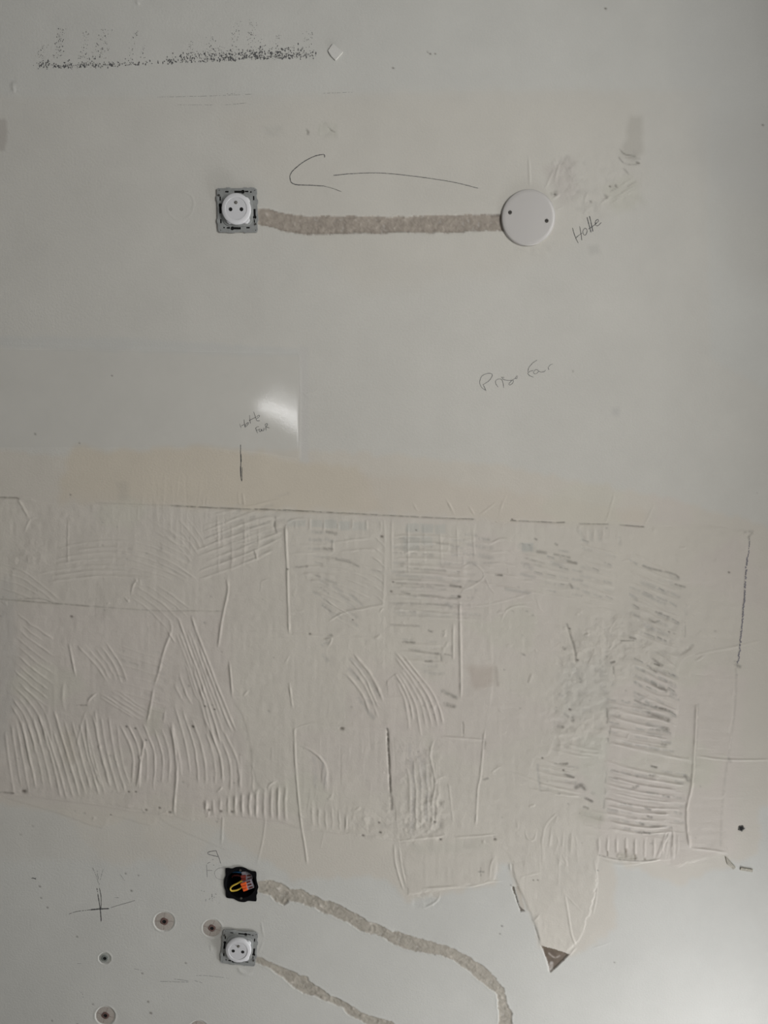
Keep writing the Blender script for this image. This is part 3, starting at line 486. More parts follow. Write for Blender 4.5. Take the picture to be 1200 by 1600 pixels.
# ---- bare brown board where the filler broke away
BARE1 = [(845.2, 1476.8), (889, 1491), (876, 1504), (870, 1511), (860, 1520), (858, 1516), (856, 1503), (852, 1494)]
BARE2 = [(800, 1386), (803, 1386), (806, 1398), (811, 1416), (820, 1423), (813, 1424), (808, 1410)]
SLAB = [(806, 1386), (811, 1384), (815, 1400), (820, 1422), (812, 1416)]
b1, b2 = mask(BARE1, 0, .8), mask(BARE2, 0, .6)
H -= (b1 + b2) * 1.6
tint(b1, (.135, .10, .07), .97); tint(b2, (.13, .105, .075), .95)
COL *= (1 - (b1 + b2) * .12 * NB)[..., None]
tint(mask(SLAB, 0, .5), (.52, .47, .40), .8)
dab([(858, 1490), (862, 1494), (868, 1497), (874, 1494)], 1.4, (.5, .45, .4), .7); dab([(862, 1506), (861, 1515)], 3, (.58, .54, .5), .85)
dab([(835, 1446), (839, 1458), (843, 1468)], 1.1, DK, .6); ridge([(835, 1446), (839, 1458), (843, 1468)], -1, 1.2)

# ---- chases cut for the cables and refilled with mortar
Z6 = lambda L: [(380 + x / 2.609, 1340 + y / 2.609) for x, y in L]
CH1 = [(403, 327), (420, 327), (440, 333), (460, 337), (480, 338), (560, 338), (640, 338), (700, 336), (740, 334), (760, 335), (795, 333), (795, 362), (760, 361), (700, 364),
       (640, 363), (560, 365), (480, 366), (460, 364), (430, 357), (403, 350)]
CH2 = Z6([(58, 100), (105, 92), (150, 105), (190, 130), (235, 133), (280, 155), (380, 188), (430, 215), (470, 232), (510, 262), (540, 262), (580, 290), (640, 310), (720, 330), (790, 352), (860, 375), (920, 405),
          (985, 445), (1030, 490), (1060, 530), (1080, 590), (1095, 640), (1105, 700), (1108, 840), (1040, 840), (1042, 690), (1045, 610), (1035, 560), (1000, 530), (930, 475), (880, 438), (830, 408), (740, 392),
          (660, 370), (600, 345), (540, 315), (480, 298), (440, 270), (380, 245), (300, 215), (240, 190), (190, 175), (165, 190), (130, 180), (110, 150), (58, 140)])
CH3 = Z6([(40, 400), (90, 420), (150, 440), (200, 463), (250, 485), (290, 515), (350, 560), (430, 600), (500, 635), (560, 655), (600, 670), (660, 700), (900, 820), (760, 820), (520, 690), (480, 662), (430, 640),
          (400, 610), (350, 590), (290, 565), (240, 550), (200, 530), (165, 490), (110, 455), (40, 428)])
c1, c2, c3 = mask(CH1, 0, 1.6), mask(CH2, 0, 2.2), mask(CH3, 0, 2.0)
for c, col, dp in ((c1, (.37, .325, .275), 1.2), (c2, (.42, .385, .325), 1.0), (c3, (.42, .385, .325), 1.0)):
    s = blur(c, 1)
    edge = np.clip(blur(c, 3) * (1 - c) * 3, 0, 1)
    H += edge * .5 * (NB * .5 + .6)
    H = H * (1 - s) + s * (-dp + NA * .4 + NB * .32 + NE * .3)
    tint(c, col, .97)
    COL *= (1 + c * (.10 * NA + .10 * NB + .07 * NE))[..., None]
    # clods and pale crumbs
    COL += (c * np.clip(NB * NA * 1.6 - .45, 0, 1))[..., None] * .22
for p in ([(415, 352), (470, 364), (560, 364), (640, 362)], [(700, 337), (785, 335)], [(420, 328), (460, 338)]): dab(p, 1.0, (.2, .17, .15), .4)
dab([(768, 338), (782, 337), (784, 350)], 2, (.1, .08, .07), .6, .6)

# ---- gloss of the surface
gp = mask([(-60, 545), (300, 549), (468, 552), (468, 716), (330, 700), (120, 700), (-60, 700)], 2, 0)
H *= (1 - .85 * gp)
GLOSS = gp - .9 * np.clip(blur(bed, 2) + c1 + c2 + c3, 0, 1)

# ---- openings for the junction box
Z4 = lambda L: [(340 + x / 15.0, 1340 + y / 15.0) for x, y in L]
JB = Z4([(190, 240), (250, 235), (340, 250), (430, 218), (560, 212), (650, 238), (740, 285), (820, 312), (900, 325), (915, 400), (912, 480), (925, 560), (945, 620), (958, 690), (935, 760), (938, 820), (915, 880), (915, 1000),
         (830, 1006), (720, 1000), (640, 1028), (520, 1018), (440, 985), (380, 950), (260, 935), (205, 910), (195, 830), (190, 760), (162, 680), (152, 560), (168, 470), (195, 400), (190, 320)])
LAB = np.zeros((NH, NW), np.int8)
LAB[bed > .5] = 1; LAB[c1 > .5] = 2; LAB[c2 > .5] = 3; LAB[c3 > .5] = 4; LAB[b1 > .5] = 5; LAB[b2 > .5] = 6
yy, xx = np.mgrid[0:NH, 0:NW]
jcx, jcy = 376.5, 1380.5
LAB[((xx - PAD - jcx) / 24.6) ** 2 + ((yy - PAD - jcy) / 23.2) ** 2 < 1] = 9
for ax_, ay_ in ((371.5, 329), (374, 1479)):   # flat seat for the two sockets
    f = np.clip(1.6 - np.maximum(abs(xx - PAD - ax_), abs(yy - PAD - ay_)) / 24, 0, 1).astype(np.float32)
    H = H * (1 - f) - f * .6
f = np.clip(1.5 - np.hypot(xx - PAD - 825, yy - PAD - 340) / 34, 0, 1).astype(np.float32); H = H * (1 - f) - f * .15
f = np.clip(1.8 - np.hypot(xx - PAD - jcx, yy - PAD - jcy) / 22, 0, 1).astype(np.float32); H = H * (1 - f) - f * .5
ANCH = [(256.5, 1440, 15.5, 0), (331, 1450.5, 14.5, 0), (164.5, 1587, 15, 0), (163.5, 1497.5, 9.0, 1), (310, 1609, 15, 0)]
for ax_, ay_, r_, k_ in ANCH:
    d = np.hypot(xx - PAD - ax_, (yy - PAD - ay_) / .96)
    H += (.55 * np.exp(-((d - r_ - 1.5) / 1.2) ** 2) * (.7 + .5 * NA)).astype(np.float32)
    f = (d < r_ + .3).astype(np.float32); H = H * (1 - f) - f * .9
COL = np.clip(COL, .02, .8)

# ------------------------------------------------------------------ materials
def mat(name, col, rough=.5, metal=0.0, bump=0, bscale=300, var=0.0, spec=.5, trans=0.0):
    m = bpy.data.materials.new(name); m.use_nodes = True
    nt = m.node_tree; b = nt.nodes['Principled BSDF']
    b.inputs['Base Color'].default_value = (*col, 1); b.inputs['Roughness'].default_value = rough
    b.inputs['Metallic'].default_value = metal; b.inputs['Specular IOR Level'].default_value = spec
    b.inputs['Transmission Weight'].default_value = trans
    tc = nt.nodes.new('ShaderNodeTexCoord'); n = nt.nodes.new('ShaderNodeTexNoise')
    n.inputs['Scale'].default_value = bscale; n.inputs['Detail'].default_value = 4
    nt.links.new(tc.outputs['Object'], n.inputs['Vector'])
    if var:
        r = nt.nodes.new('ShaderNodeValToRGB')
        r.color_ramp.elements[0].color = (*[c * (1 - var) for c in col], 1); r.color_ramp.elements[1].color = (*[min(c * (1 + var), 1) for c in col], 1)
        r.color_ramp.elements[0].position = .3; r.color_ramp.elements[1].position = .7
        nt.links.new(n.outputs['Fac'], r.inputs['Fac']); nt.links.new(r.outputs['Color'], b.inputs['Base Color'])
    if bump:
        bp = nt.nodes.new('ShaderNodeBump'); bp.inputs['Strength'].default_value = 1; bp.inputs['Distance'].default_value = bump
        nt.links.new(n.outputs['Fac'], bp.inputs['Height']); nt.links.new(bp.outputs['Normal'], b.inputs['Normal'])
    return m


def wall_material():
    m = bpy.data.materials.new('plastered_wall'); m.use_nodes = True
    nt = m.node_tree; b = nt.nodes['Principled BSDF']; L = nt.links.new
    a = nt.nodes.new('ShaderNodeAttribute'); a.attribute_name = 'albedo'
    g = nt.nodes.new('ShaderNodeAttribute'); g.attribute_name = 'gloss'
    tc = nt.nodes.new('ShaderNodeTexCoord')
    n1 = nt.nodes.new('ShaderNodeTexNoise'); n1.inputs['Scale'].default_value = 260; n1.inputs['Detail'].default_value = 3
    n2 = nt.nodes.new('ShaderNodeTexNoise'); n2.inputs['Scale'].default_value = 900; n2.inputs['Detail'].default_value = 2
    for n in (n1, n2): L(tc.outputs['Object'], n.inputs['Vector'])
    mx = nt.nodes.new('ShaderNodeMix'); mx.data_type = 'RGBA'; mx.blend_type = 'MULTIPLY'; mx.inputs[0].default_value = 1
    mr = nt.nodes.new('ShaderNodeMapRange'); mr.inputs['From Min'].default_value = .3; mr.inputs['From Max'].default_value = .7
    mr.inputs['To Min'].default_value = .975; mr.inputs['To Max'].default_value = 1.02
    L(n2.outputs['Fac'], mr.inputs['Value']); L(a.outputs['Color'], mx.inputs[6]); L(mr.outputs['Result'], mx.inputs[7]); L(mx.outputs[2], b.inputs['Base Color'])
    rr = nt.nodes.new('ShaderNodeMapRange'); rr.inputs['From Min'].default_value = 0; rr.inputs['From Max'].default_value = 1
    rr.inputs['To Min'].default_value = .62; rr.inputs['To Max'].default_value = .06
    L(g.outputs['Fac'], rr.inputs['Value']); L(rr.outputs['Result'], b.inputs['Roughness'])
    sm = nt.nodes.new('ShaderNodeMapRange'); sm.inputs['From Min'].default_value = -1; sm.inputs['From Max'].default_value = 1
    sm.inputs['To Min'].default_value = .25; sm.inputs['To Max'].default_value = .5
    L(g.outputs['Fac'], sm.inputs['Value']); L(sm.outputs['Result'], b.inputs['Specular IOR Level'])
    ad = nt.nodes.new('ShaderNodeMath'); ad.operation = 'MULTIPLY_ADD'; ad.inputs[1].default_value = .35
    L(n2.outputs['Fac'], ad.inputs[0]); L(n1.outputs['Fac'], ad.inputs[2])
    bs = nt.nodes.new('ShaderNodeMapRange'); bs.inputs['From Min'].default_value = 0; bs.inputs['From Max'].default_value = 1
    bs.inputs['To Min'].default_value = .00028; bs.inputs['To Max'].default_value = .00004
    L(g.outputs['Fac'], bs.inputs['Value'])
    bp = nt.nodes.new('ShaderNodeBump'); bp.inputs['Strength'].default_value = 1
    L(ad.outputs[0], bp.inputs['Height']); L(bs.outputs['Result'], bp.inputs['Distance']); L(bp.outputs['Normal'], b.inputs['Normal'])
    return m


M = dict(wall=wall_material(), mortar=None,
         floor=mat('screed', (.42, .40, .37), .8, bump=.001, bscale=40, var=.1),
         white=mat('white_plastic', (.72, .72, .73), .32), face=mat('white_plastic_face', (.66, .66, .67), .4),
         coverwhite=mat('cover_plastic', (.55, .53, .505), .35),
         steel=mat('zinc_steel', (.34, .35, .34), .5, .25, bump=.0003, bscale=150, var=.10),
         black=mat('black_plastic', (.0035, .0035, .0045), .6, spec=.12), hole=mat('dark_void', (.004, .004, .004), .9),
         pin=mat('brass_pin', (.30, .29, .26), .4, .7), screw=mat('dark_screw', (.10, .095, .085), .5, .6),
         collar=mat('filler_collar', (.44, .40, .355), .85, bump=.0006, bscale=400, var=.06),
         plug=mat('brown_plug', (.16, .095, .08), .7, bump=.0004, bscale=500, var=.15), gplug=mat('grey_plug', (.20, .215, .195), .7, bump=.0004, bscale=500, var=.15),
         gcollar=mat('grey_collar', (.38, .385, .35), .8, bump=.0006, bscale=400, var=.08),
         yellow=mat('yellow_insulation', (.60, .42, .05), .4), blue=mat('blue_insulation', (.015, .10, .22), .4), brown=mat('brown_insulation', (.09, .015, .01), .4),
         orange=mat('orange_lever', (.85, .13, .02), .35), clear=mat('smoky_connector', (.30, .28, .31), .2), chip=mat('white_chip', (.66, .65, .61), .6, bump=.0004, bscale=300),
         pencil=mat('graphite', (.085, .085, .085), .6, var=.3, bscale=900), faint=mat('faint_graphite', (.27, .27, .26), .7, var=.35, bscale=900), soot=mat('scuff_black', (.12, .12, .12), .8, var=.3, bscale=900),
         debris=mat('fibre_debris', (.46, .43, .36), .8, var=.2))

# ------------------------------------------------------------------ wall mesh from the relief
XH = .86
xs = np.concatenate([[-1.6, -1.3, -1.05, -.93], np.arange(-XH, XH + 1e-6, .00158), [.93, 1.05, 1.2, 1.36]])
zt, z1, z2, zb = W(600, -14)[1], W(600, 770)[1], W(600, 1350)[1], W(600, 1614)[1]
zs = np.concatenate([[2.75, 2.5, 2.3], np.arange(zt, z1, -.00225), np.arange(z1, z2, -.00145), np.arange(z2, zb, -.0018), [.2, .15, .08, 0.0, -.2, -.5]])
zs = np.unique(np.round(zs, 6))[::-1]
XX, ZZ = np.meshgrid(xs, zs)
PXg, PYg = PXY(XX, ZZ)
gx = np.clip(PXg + PAD, 0, NW - 1.01); gy = np.clip(PYg + PAD, 0, NH - 1.01)
ix = gx.astype(int); iy = gy.astype(int); fx = (gx - ix).astype(np.float32); fy = (gy - iy).astype(np.float32)


def samp(A):
    if A.ndim == 3:
        ex, ey = fx[..., None], fy[..., None]
    else:
        ex, ey = fx, fy
    return (A[iy, ix] * (1 - ex) + A[iy, ix + 1] * ex) * (1 - ey) + (A[iy + 1, ix] * (1 - ex) + A[iy + 1, ix + 1] * ex) * ey


inside = ((PXg > -PAD) & (PXg < 1200 + PAD) & (PYg > -PAD) & (PYg < 1600 + PAD))
HH = samp(H) * .001 * inside
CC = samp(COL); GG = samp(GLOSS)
CC[(PYg > 1600 + PAD - 2) | (PYg < -PAD + 2)] = PAINT
nr, nc = XX.shape
VX = np.stack([XX, -HH, ZZ], -1).astype(np.float32)
# normals of the whole sheet, so that the pieces meet without a seam
dx = np.gradient(VX, axis=1); dz = np.gradient(VX, axis=0)
NN = np.cross(dx, dz); NN /= np.linalg.norm(NN, axis=-1, keepdims=True)
if NN[nr // 2, nc // 2, 1] > 0: NN = -NN
# label per quad
qx = (gx[:-1, :-1] + gx[1:, 1:]) / 2; qy = (gy[:-1, :-1] + gy[1:, 1:]) / 2
QL = LAB[np.clip(np.round(qy).astype(int), 0, NH - 1), np.clip(np.round(qx).astype(int), 0, NW - 1)].copy()
QL[qy > NH - 3] = 0
idx = np.arange(nr * nc).reshape(nr, nc)
Q = np.stack([idx[:-1, :-1], idx[1:, :-1], idx[1:, 1:], idx[:-1, 1:]], -1)
Vf, Nf, Cf, Gf = VX.reshape(-1, 3), NN.reshape(-1, 3), CC.reshape(-1, 3), GG.reshape(-1)


def sheet(name, lab, parent=None):
    q = Q[QL == lab]
    u, inv = np.unique(q.ravel(), return_inverse=True)
    me = bpy.data.meshes.new(name)
    n = len(q)
    me.vertices.add(len(u)); me.loops.add(4 * n); me.polygons.add(n)
    me.vertices.foreach_set('co', Vf[u].ravel())
    me.loops.foreach_set('vertex_index', inv.astype(np.int32).ravel())
    me.polygons.foreach_set('loop_start', np.arange(0, 4 * n, 4, dtype=np.int32))
    me.update(calc_edges=True)
    me.polygons.foreach_set('use_smooth', np.ones(n, bool))
    ca = me.color_attributes.new('albedo', 'FLOAT_COLOR', 'POINT')
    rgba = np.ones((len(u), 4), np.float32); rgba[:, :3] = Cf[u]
    ca.data.foreach_set('color', rgba.ravel())
    ga = me.attributes.new('gloss', 'FLOAT', 'POINT'); ga.data.foreach_set('value', Gf[u].astype(np.float32))
    me.materials.append(M['wall'])
    try:
        me.normals_split_custom_set_from_vertices(Nf[u].tolist())
    except Exception:
        pass
    o = bpy.data.objects.new(name, me); C.objects.link(o)
    if parent: o.parent = parent
    return o


wall = sheet('wall_back', 0); wall['kind'] = 'structure'
wall['label'] = 'stripped white kitchen wall with filler patches and old adhesive'
bed_o = sheet('tile_adhesive', 1, wall); bed_o['label'] = 'combed cream tile adhesive in a wide band'
for l_, t_ in ((2, 'straight brown mortar strip between upper socket and round cover'), (3, 'grey mortar strip curving down from open junction box'), (4, 'grey mortar strip running down from lower socket')):
    o = sheet('mortar_strip', l_, wall); o['label'] = t_
for l_, t_ in ((5, 'brown triangle of bare board'), (6, 'narrow brown slit of bare board')):
    o = sheet('bare_patch', l_, wall); o['label'] = t_


def wall_h(px, py):
    x = int(min(max(px + PAD, 1), NW - 2)); y = int(min(max(py + PAD, 1), NH - 2))
    return float(H[y - 1:y + 2, x - 1:x + 2].max()) * .001


# ------------------------------------------------------------------ small builders
def link(name, me, m, parent=None, smooth_=True, loc=None):
    o = bpy.data.objects.new(name, me); C.objects.link(o)
    if m: me.materials.append(m)
    if smooth_ is True:
        me.shade_smooth() if hasattr(me, 'shade_smooth') else None
        try:
            me.set_sharp_from_angle(angle=R(35))
        except Exception:
            pass
    if parent: o.parent = parent
    if loc: o.location = loc
    return o


def from_bm(bm, name):
    bmesh.ops.recalc_face_normals(bm, faces=bm.faces)
    me = bpy.data.meshes.new(name); bm.to_mesh(me); bm.free(); return me


def lathe(name, prof, m, parent, seg=64, sx=1.0, sz=1.0, c=(0, 0), outline=None):
    """profile of (radius, height towards the room) around the axis that leaves the wall"""
    bm = bmesh.new(); rings = []
    for r, h in prof:
        if r < 1e-7:
            rings.append([bm.verts.new((c[0], -h, c[1]))]); continue
        ring = []
        for i in range(seg):
            a = 2 * math.pi * i / seg
            k = outline(a) if outline else 1
            ring.append(bm.verts.new((c[0] + r * sx * k * math.cos(a), -h, c[1] + r * sz * k * math.sin(a))))
        rings.append(ring)
    for p, q in zip(rings[:-1], rings[1:]):
        if len(p) == 1 and len(q) == 1: continue
        for i in range(seg):
            j = (i + 1) % seg
            if len(p) == 1: bm.faces.new((p[0], q[i], q[j]))
            elif len(q) == 1: bm.faces.new((p[i], q[0], p[j]))
            else: bm.faces.new((p[i], q[i], q[j], p[j]))
    return link(name, from_bm(bm, name), m, parent)


def plate(name, outer, holes, h0, h1, m, parent, bev=0.0):
    cu = bpy.data.curves.new(name, 'CURVE'); cu.dimensions = '2D'; cu.fill_mode = 'BOTH'
    cu.extrude = (h1 - h0) / 2 - bev; cu.bevel_depth = bev; cu.bevel_resolution = 1; cu.offset = -bev
    for L in [outer] + holes:
        s = cu.splines.new('POLY'); s.points.add(len(L) - 1)
        for i, (x, y) in enumerate(L): s.points[i].co = (x, y, 0, 1)
        s.use_cyclic_u = True
    t = bpy.data.objects.new(name, cu); C.objects.link(t)
    dg = bpy.context.evaluated_depsgraph_get()
    me = bpy.data.meshes.new_from_object(t.evaluated_get(dg), depsgraph=dg)
    bpy.data.objects.remove(t); bpy.data.curves.remove(cu)
    me.materials.clear()
    # curve plane XY -> wall plane XZ, thickness towards the room
    me.transform(Matrix.Translation((0, -(h0 + h1) / 2, 0)) @ Matrix.Rotation(R(90), 4, 'X'))
    return link(name, me, m, parent, False)


def tube(name, pts, r, m, parent, seg=10):
    P = [Vector(p) for p in pts]
    P2 = []
    for i in range(len(P) - 1):
        a, b, c_, d = P[max(i - 1, 0)], P[i], P[i + 1], P[min(i + 2, len(P) - 1)]
        for j in range(5):
            t = j / 5
            P2.append(.5 * (2 * b + (c_ - a) * t + (2 * a - 5 * b + 4 * c_ - d) * t * t + (3 * b - a - 3 * c_ + d) * t ** 3))
    P2.append(P[-1])
    bm = bmesh.new(); rings = []
    for i, p in enumerate(P2):
        t = (P2[min(i + 1, len(P2) - 1)] - P2[max(i - 1, 0)]).normalized()
        u = t.cross(Vector((0, 1, 0)));
        if u.length < 1e-3: u = t.cross(Vector((1, 0, 0)))
        u.normalize(); v = t.cross(u)
        rings.append([bm.verts.new(p + r * (math.cos(2 * math.pi * k / seg) * u + math.sin(2 * math.pi * k / seg) * v)) for k in range(seg)])
    for a, b in zip(rings[:-1], rings[1:]):
        for k in range(seg): bm.faces.new((a[k], a[(k + 1) % seg], b[(k + 1) % seg], b[k]))
    bm.faces.new(rings[0]); bm.faces.new(rings[-1])
    return link(name, from_bm(bm, name), m, parent)


def prism(name, poly, h0, h1, m, parent, bev=.0004):
    bm = bmesh.new()
    a = [bm.verts.new((x, -h0, z)) for x, z in poly]; b = [bm.verts.new((x, -h1, z)) for x, z in poly]
    bm.faces.new(a); bm.faces.new(b)
    for i in range(len(poly)): bm.faces.new((a[i], a[(i + 1) % len(poly)], b[(i + 1) % len(poly)], b[i]))
    bmesh.ops.recalc_face_normals(bm, faces=bm.faces)
    if bev: bmesh.ops.bevel(bm, geom=list(bm.edges), offset=bev, segments=2, affect='EDGES')
    return link(name, from_bm(bm, name), m, parent)


def thing(name, px, py, label, cat, rot=0.0, group=None, out=0.0):
    o = bpy.data.objects.new(name, None); C.objects.link(o); o.empty_display_size = .02
    x, z = W(px, py); o.location = (x, -out, z); o.rotation_euler = (0, rot, 0)
    o['label'] = label; o['category'] = cat
    if group: o['group'] = group
    return o


def rrect(w_, h_, r, n=5, cx=0, cy=0):
    out = []
    for (sx, sy, a0) in ((1, 1, 0), (-1, 1, 90), (-1, -1, 180), (1, -1, 270)):
        for i in range(n + 1):
            a = R(a0 + 90 * i / n)
            out.append((cx + sx * (w_ / 2 - r) + r * math.cos(a), cy + sy * (h_ / 2 - r) + r * math.sin(a)))
    return out


def circ(cx, cy, r, n=12): return [(cx + r * math.cos(2 * math.pi * i / n), cy + r * math.sin(2 * math.pi * i / n)) for i in range(n)]


K = .001


def keyhole(cx, cy, L, wd, r, ang, end=1):
    """curved slot with a round head, as stamped in a fixing frame"""
    pts = []
    pts += [(-L / 2, -wd / 2), (L / 2 - r * .8, -wd / 2)]
    for i in range(9):
        a = R(-140 + 280 * i / 8); pts.append((L / 2 + r * math.cos(a), r * math.sin(a)))
    pts += [(L / 2 - r * .8, wd / 2), (-L / 2, wd / 2)]
    ca, sa = math.cos(R(ang)), math.sin(R(ang))
    return [((cx + (x * end * ca - y * sa)) * K, (cy + (x * end * sa + y * ca)) * K) for x, y in pts]


def power_socket(px, py, rot, label, small):
    t = thing('power_socket', px, py, label, 'socket', rot, None)
    # stamped steel frame, 71.5 x 75 mm, with small ears
    hw, hh = 35.0, 37.0
    o = []
    out = [(-hw + 2, hh), (-20, hh), (-19, hh + 1.3), (-12, hh + 1.3), (-11, hh), (11, hh), (12, hh + 1.5), (17, hh + 1.5), (19, hh + .4), (24, hh + 1.6), (30, hh + 1), (hw, hh - 2),
           (hw + .3, hh - 10), (hw - .5, hh - 11), (hw - .5, 20), (hw + 1.6, 17), (hw + 1.6, 12), (hw, 9), (hw + .5, -8), (hw + 1.6, -12), (hw + 1.6, -17), (hw - .3, -20),
           (hw, -hh + 4), (hw - 2, -hh), (16, -hh), (13, -hh - 1.2), (10, -hh + .6), (-5, -hh), (-7, -hh - 1), (-17, -hh - 1), (-19, -hh), (-hw + 3, -hh), (-hw, -hh + 3), (-hw - .5, -22), (-hw - 1.6, -20), (-hw - 1.6, -15), (-hw, -13), (-hw, 14), (-hw - 1.4, 18), (-hw - 1.4, 23), (-hw, 25), (-hw, hh - 2)]
    out = [(x * K, y * K) for x, y in out][::-1]
    slot = lambda cx, cy, w_, h_: [(x * K, y * K) for x, y in rrect(w_, h_, min(w_, h_) * .3, 3, cx, cy)]
    holes = [keyhole(2.5, 31.0, 15, 3.8, 3.4, 0), keyhole(-2.5, -30.2, 15, 3.8, 3.4, 0, -1), keyhole(-30.0, 1.5, 14, 3.8, 3.3, 90), keyhole(29.8, -4.5, 14, 3.8, 3.3, 90, -1)]
    holes += [slot(-18, 31.0, 6.4, 2.6), slot(16.6, 31.5, 6.4, 2.6), slot(24, 30.6, 3, 2.4), slot(-17, -29.5, 6.4, 2.6), slot(17.6, -29.2, 6.4, 2.6), slot(-24.5, -29, 2.8, 2.4),
              slot(-30, 19.5, 2.6, 7.4), slot(-29.8, -18.2, 2.6, 7.4), slot(28.8, 20.5, 2.6, 7.4), slot(29.2, -17.4, 2.6, 7.4)]
    holes += [[(x * K, y * K) for x, y in circ(sx * 31, sy * 33.5, 1.0, 8)] for sx in (-1, 1) for sy in (-1, 1)]
    plate('mounting_frame', out, holes, .0012, .0028, M['steel'], t, .0002)
    plate('back_box', [(x * K, y * K) for x, y in rrect(66, 69, 6)][::-1], [], -.0004, .0010, M['hole'], t)  # flat black sheet standing in for the shaded depth behind the slots
    # raised centre of the frame under the mechanism
    plate('frame_collar', [(x * K, y * K) for x, y in rrect(53, 54, 14)][::-1], [], .0027, .0042, M['steel'], t, .0004)
    for x, z in ((31, -23.5), (-31.5, 25)):
        lathe('claw_screw', [(.0001, .0046), (.0014, .0046), (.0019, .0040), (.0019, .0026)], M['screw'], t, 12, c=(x * K, z * K))
    # white mechanism: square block with cut corners, round collar, recessed face
    def notch(a):
        s = 0
        for c_, wd, k in ((40, 13, .13), (-47, 15, .17), (-128, 12, .12), (140, 10, .0)):
            d = (math.degrees(a) - c_ + 180) % 360 - 180
            s = max(s, k * max(0, 1 - (abs(d) / wd) ** 3))
        return 1 + s
    me = lathe('socket_body', [(.0235, .0035), (.0243, .0040), (.0243, .0076), (.0236, .0084), (.0215, .0086)], M['white'], t, 120, 1, 1.03, outline=notch)
    lathe('collar', [(.0246, .0060), (.0254, .0068), (.0256, .0088), (.0250, .0101), (.0236, .0108), (.0200, .0112), (.01870, .01125), (.01835, .0108), (.0183, .0100)], M['white'], t, 96, 1, 1.03, (-.0006, .0004))
    lathe('socket_face', [(.01828, .0088), (.0182, .0103), (.0178, .01075), (.0001, .01085)], M['face'], t, 72, 1, 1.05, (-.0008, .0004))
    for sx in (-1, 1):
        lathe('pin_hole', [(.0033, .01088), (.0030, .0111), (.0024, .0110), (.0022, .0109), (.0001, .0109)], M['hole'], t, 20, c=(-.0008 + sx * .0095, -.0008))
    ep = lathe('earth_pin', [(.0030, .0107), (.0028, .0113), (.0020, .0112), (.0020, .0109), (.00155, .0109), (.00155, .0122), (.0011, .0126), (.0001, .0127)], M['pin'], t, 20, c=(-.0008, .0105))
    return t


power_socket(371.5, 329.3, 0, 'upper white power socket in bare steel frame, at left end of straight mortar strip', False)
power_socket(374.3, 1479.8, R(6.5), 'lower white round power socket in bare grey steel frame, below the black junction box', True)

# ---- round blanking cover
x0, z0 = W(825, 340.5)
cv = thing('cover_plate', 825.3, 340.7, 'large round white blank cover plate with two screws beside the pencilled word Hotte', 'cover plate')
lathe('cover_disc', [(.0440, .0002), (.0470, .0004), (.0476, .0014), (.0474, .0030), (.0464, .0042), (.0450, .0047), (.0400, .0049), (.0001, .0051)], M['coverwhite'], cv, 128, 1, 1.0)
for sx_, sy_ in ((796.3, 333.4), (853.3, 346.4)):
    x, z = W(sx_, sy_); x -= cv.location.x; z -= cv.location.z
    s = lathe('screw', [(.0034, .0047), (.0034, .0053), (.0026, .0057), (.0018, .0056), (.0014, .0052), (.0001, .0051)], M['screw'], cv, 20, c=(x, z))
    plate('screw_slot', [(x + a, z + b) for a, b in ((-.0024, -.0003), (.0024, -.0003), (.0024, .0003), (-.0024, .0003))], [], .0053, .0059, M['hole'], s)

# ---- open junction box
jb = thing('junction_box', jcx, jcy, 'open black junction box in the wall with yellow blue and orange wiring inside', 'junction box')
def jl(px, py):
    x, z = W(px, py); return (x - jb.location.x, z - jb.location.z)
r_in = .0295
rim = plate('rim', [jl(*p) for p in [tuple(q) for q in smooth(JB + [JB[0]], 3)[:-1]]], [circ(0, 0, r_in, 48)], .0002, .0022, M['black'], jb, .0003)
lathe('back_box', [(r_in + .0008, .0015), (r_in, .0010), (r_in - .0005, -.020), (r_in - .001, -.038), (.0001, -.039)], M['black'], jb, 64)
for dx_, dz_ in ((0, .0300), (0, -.0300)):
    lathe('box_screw', [(.0024, .0020), (.0024, .0028), (.0012, .0032), (.0001, .0030)], M['screw'], jb, 14, c=(dx_, dz_))
Z15 = lambda L, hs: [(jl(340 + x / 15, 1340 + y / 15)[0], -h, jl(340 + x / 15, 1340 + y / 15)[1]) for (x, y), h in zip(L, hs)]
tube('wire', Z15([(590, 555), (480, 610), (360, 655), (300, 715), (325, 775), (420, 785), (500, 765), (600, 700)], [-.004, -.002, 0, .0005, 0, -.002, -.004, -.006]), .0016, M['yellow'], jb)['label'] = 'yellow wire loop'
tube('wire', Z15([(330, 430), (400, 405), (480, 395), (560, 395), (680, 405)], [-.012, -.009, -.007, -.006, -.006]), .0015, M['blue'], jb)['label'] = 'blue wire'
tube('wire', Z15([(290, 600), (330, 530), (430, 500), (520, 500), (600, 500)], [-.018, -.014, -.011, -.009, -.008]), .0015, M['brown'], jb)['label'] = 'dark red wire'


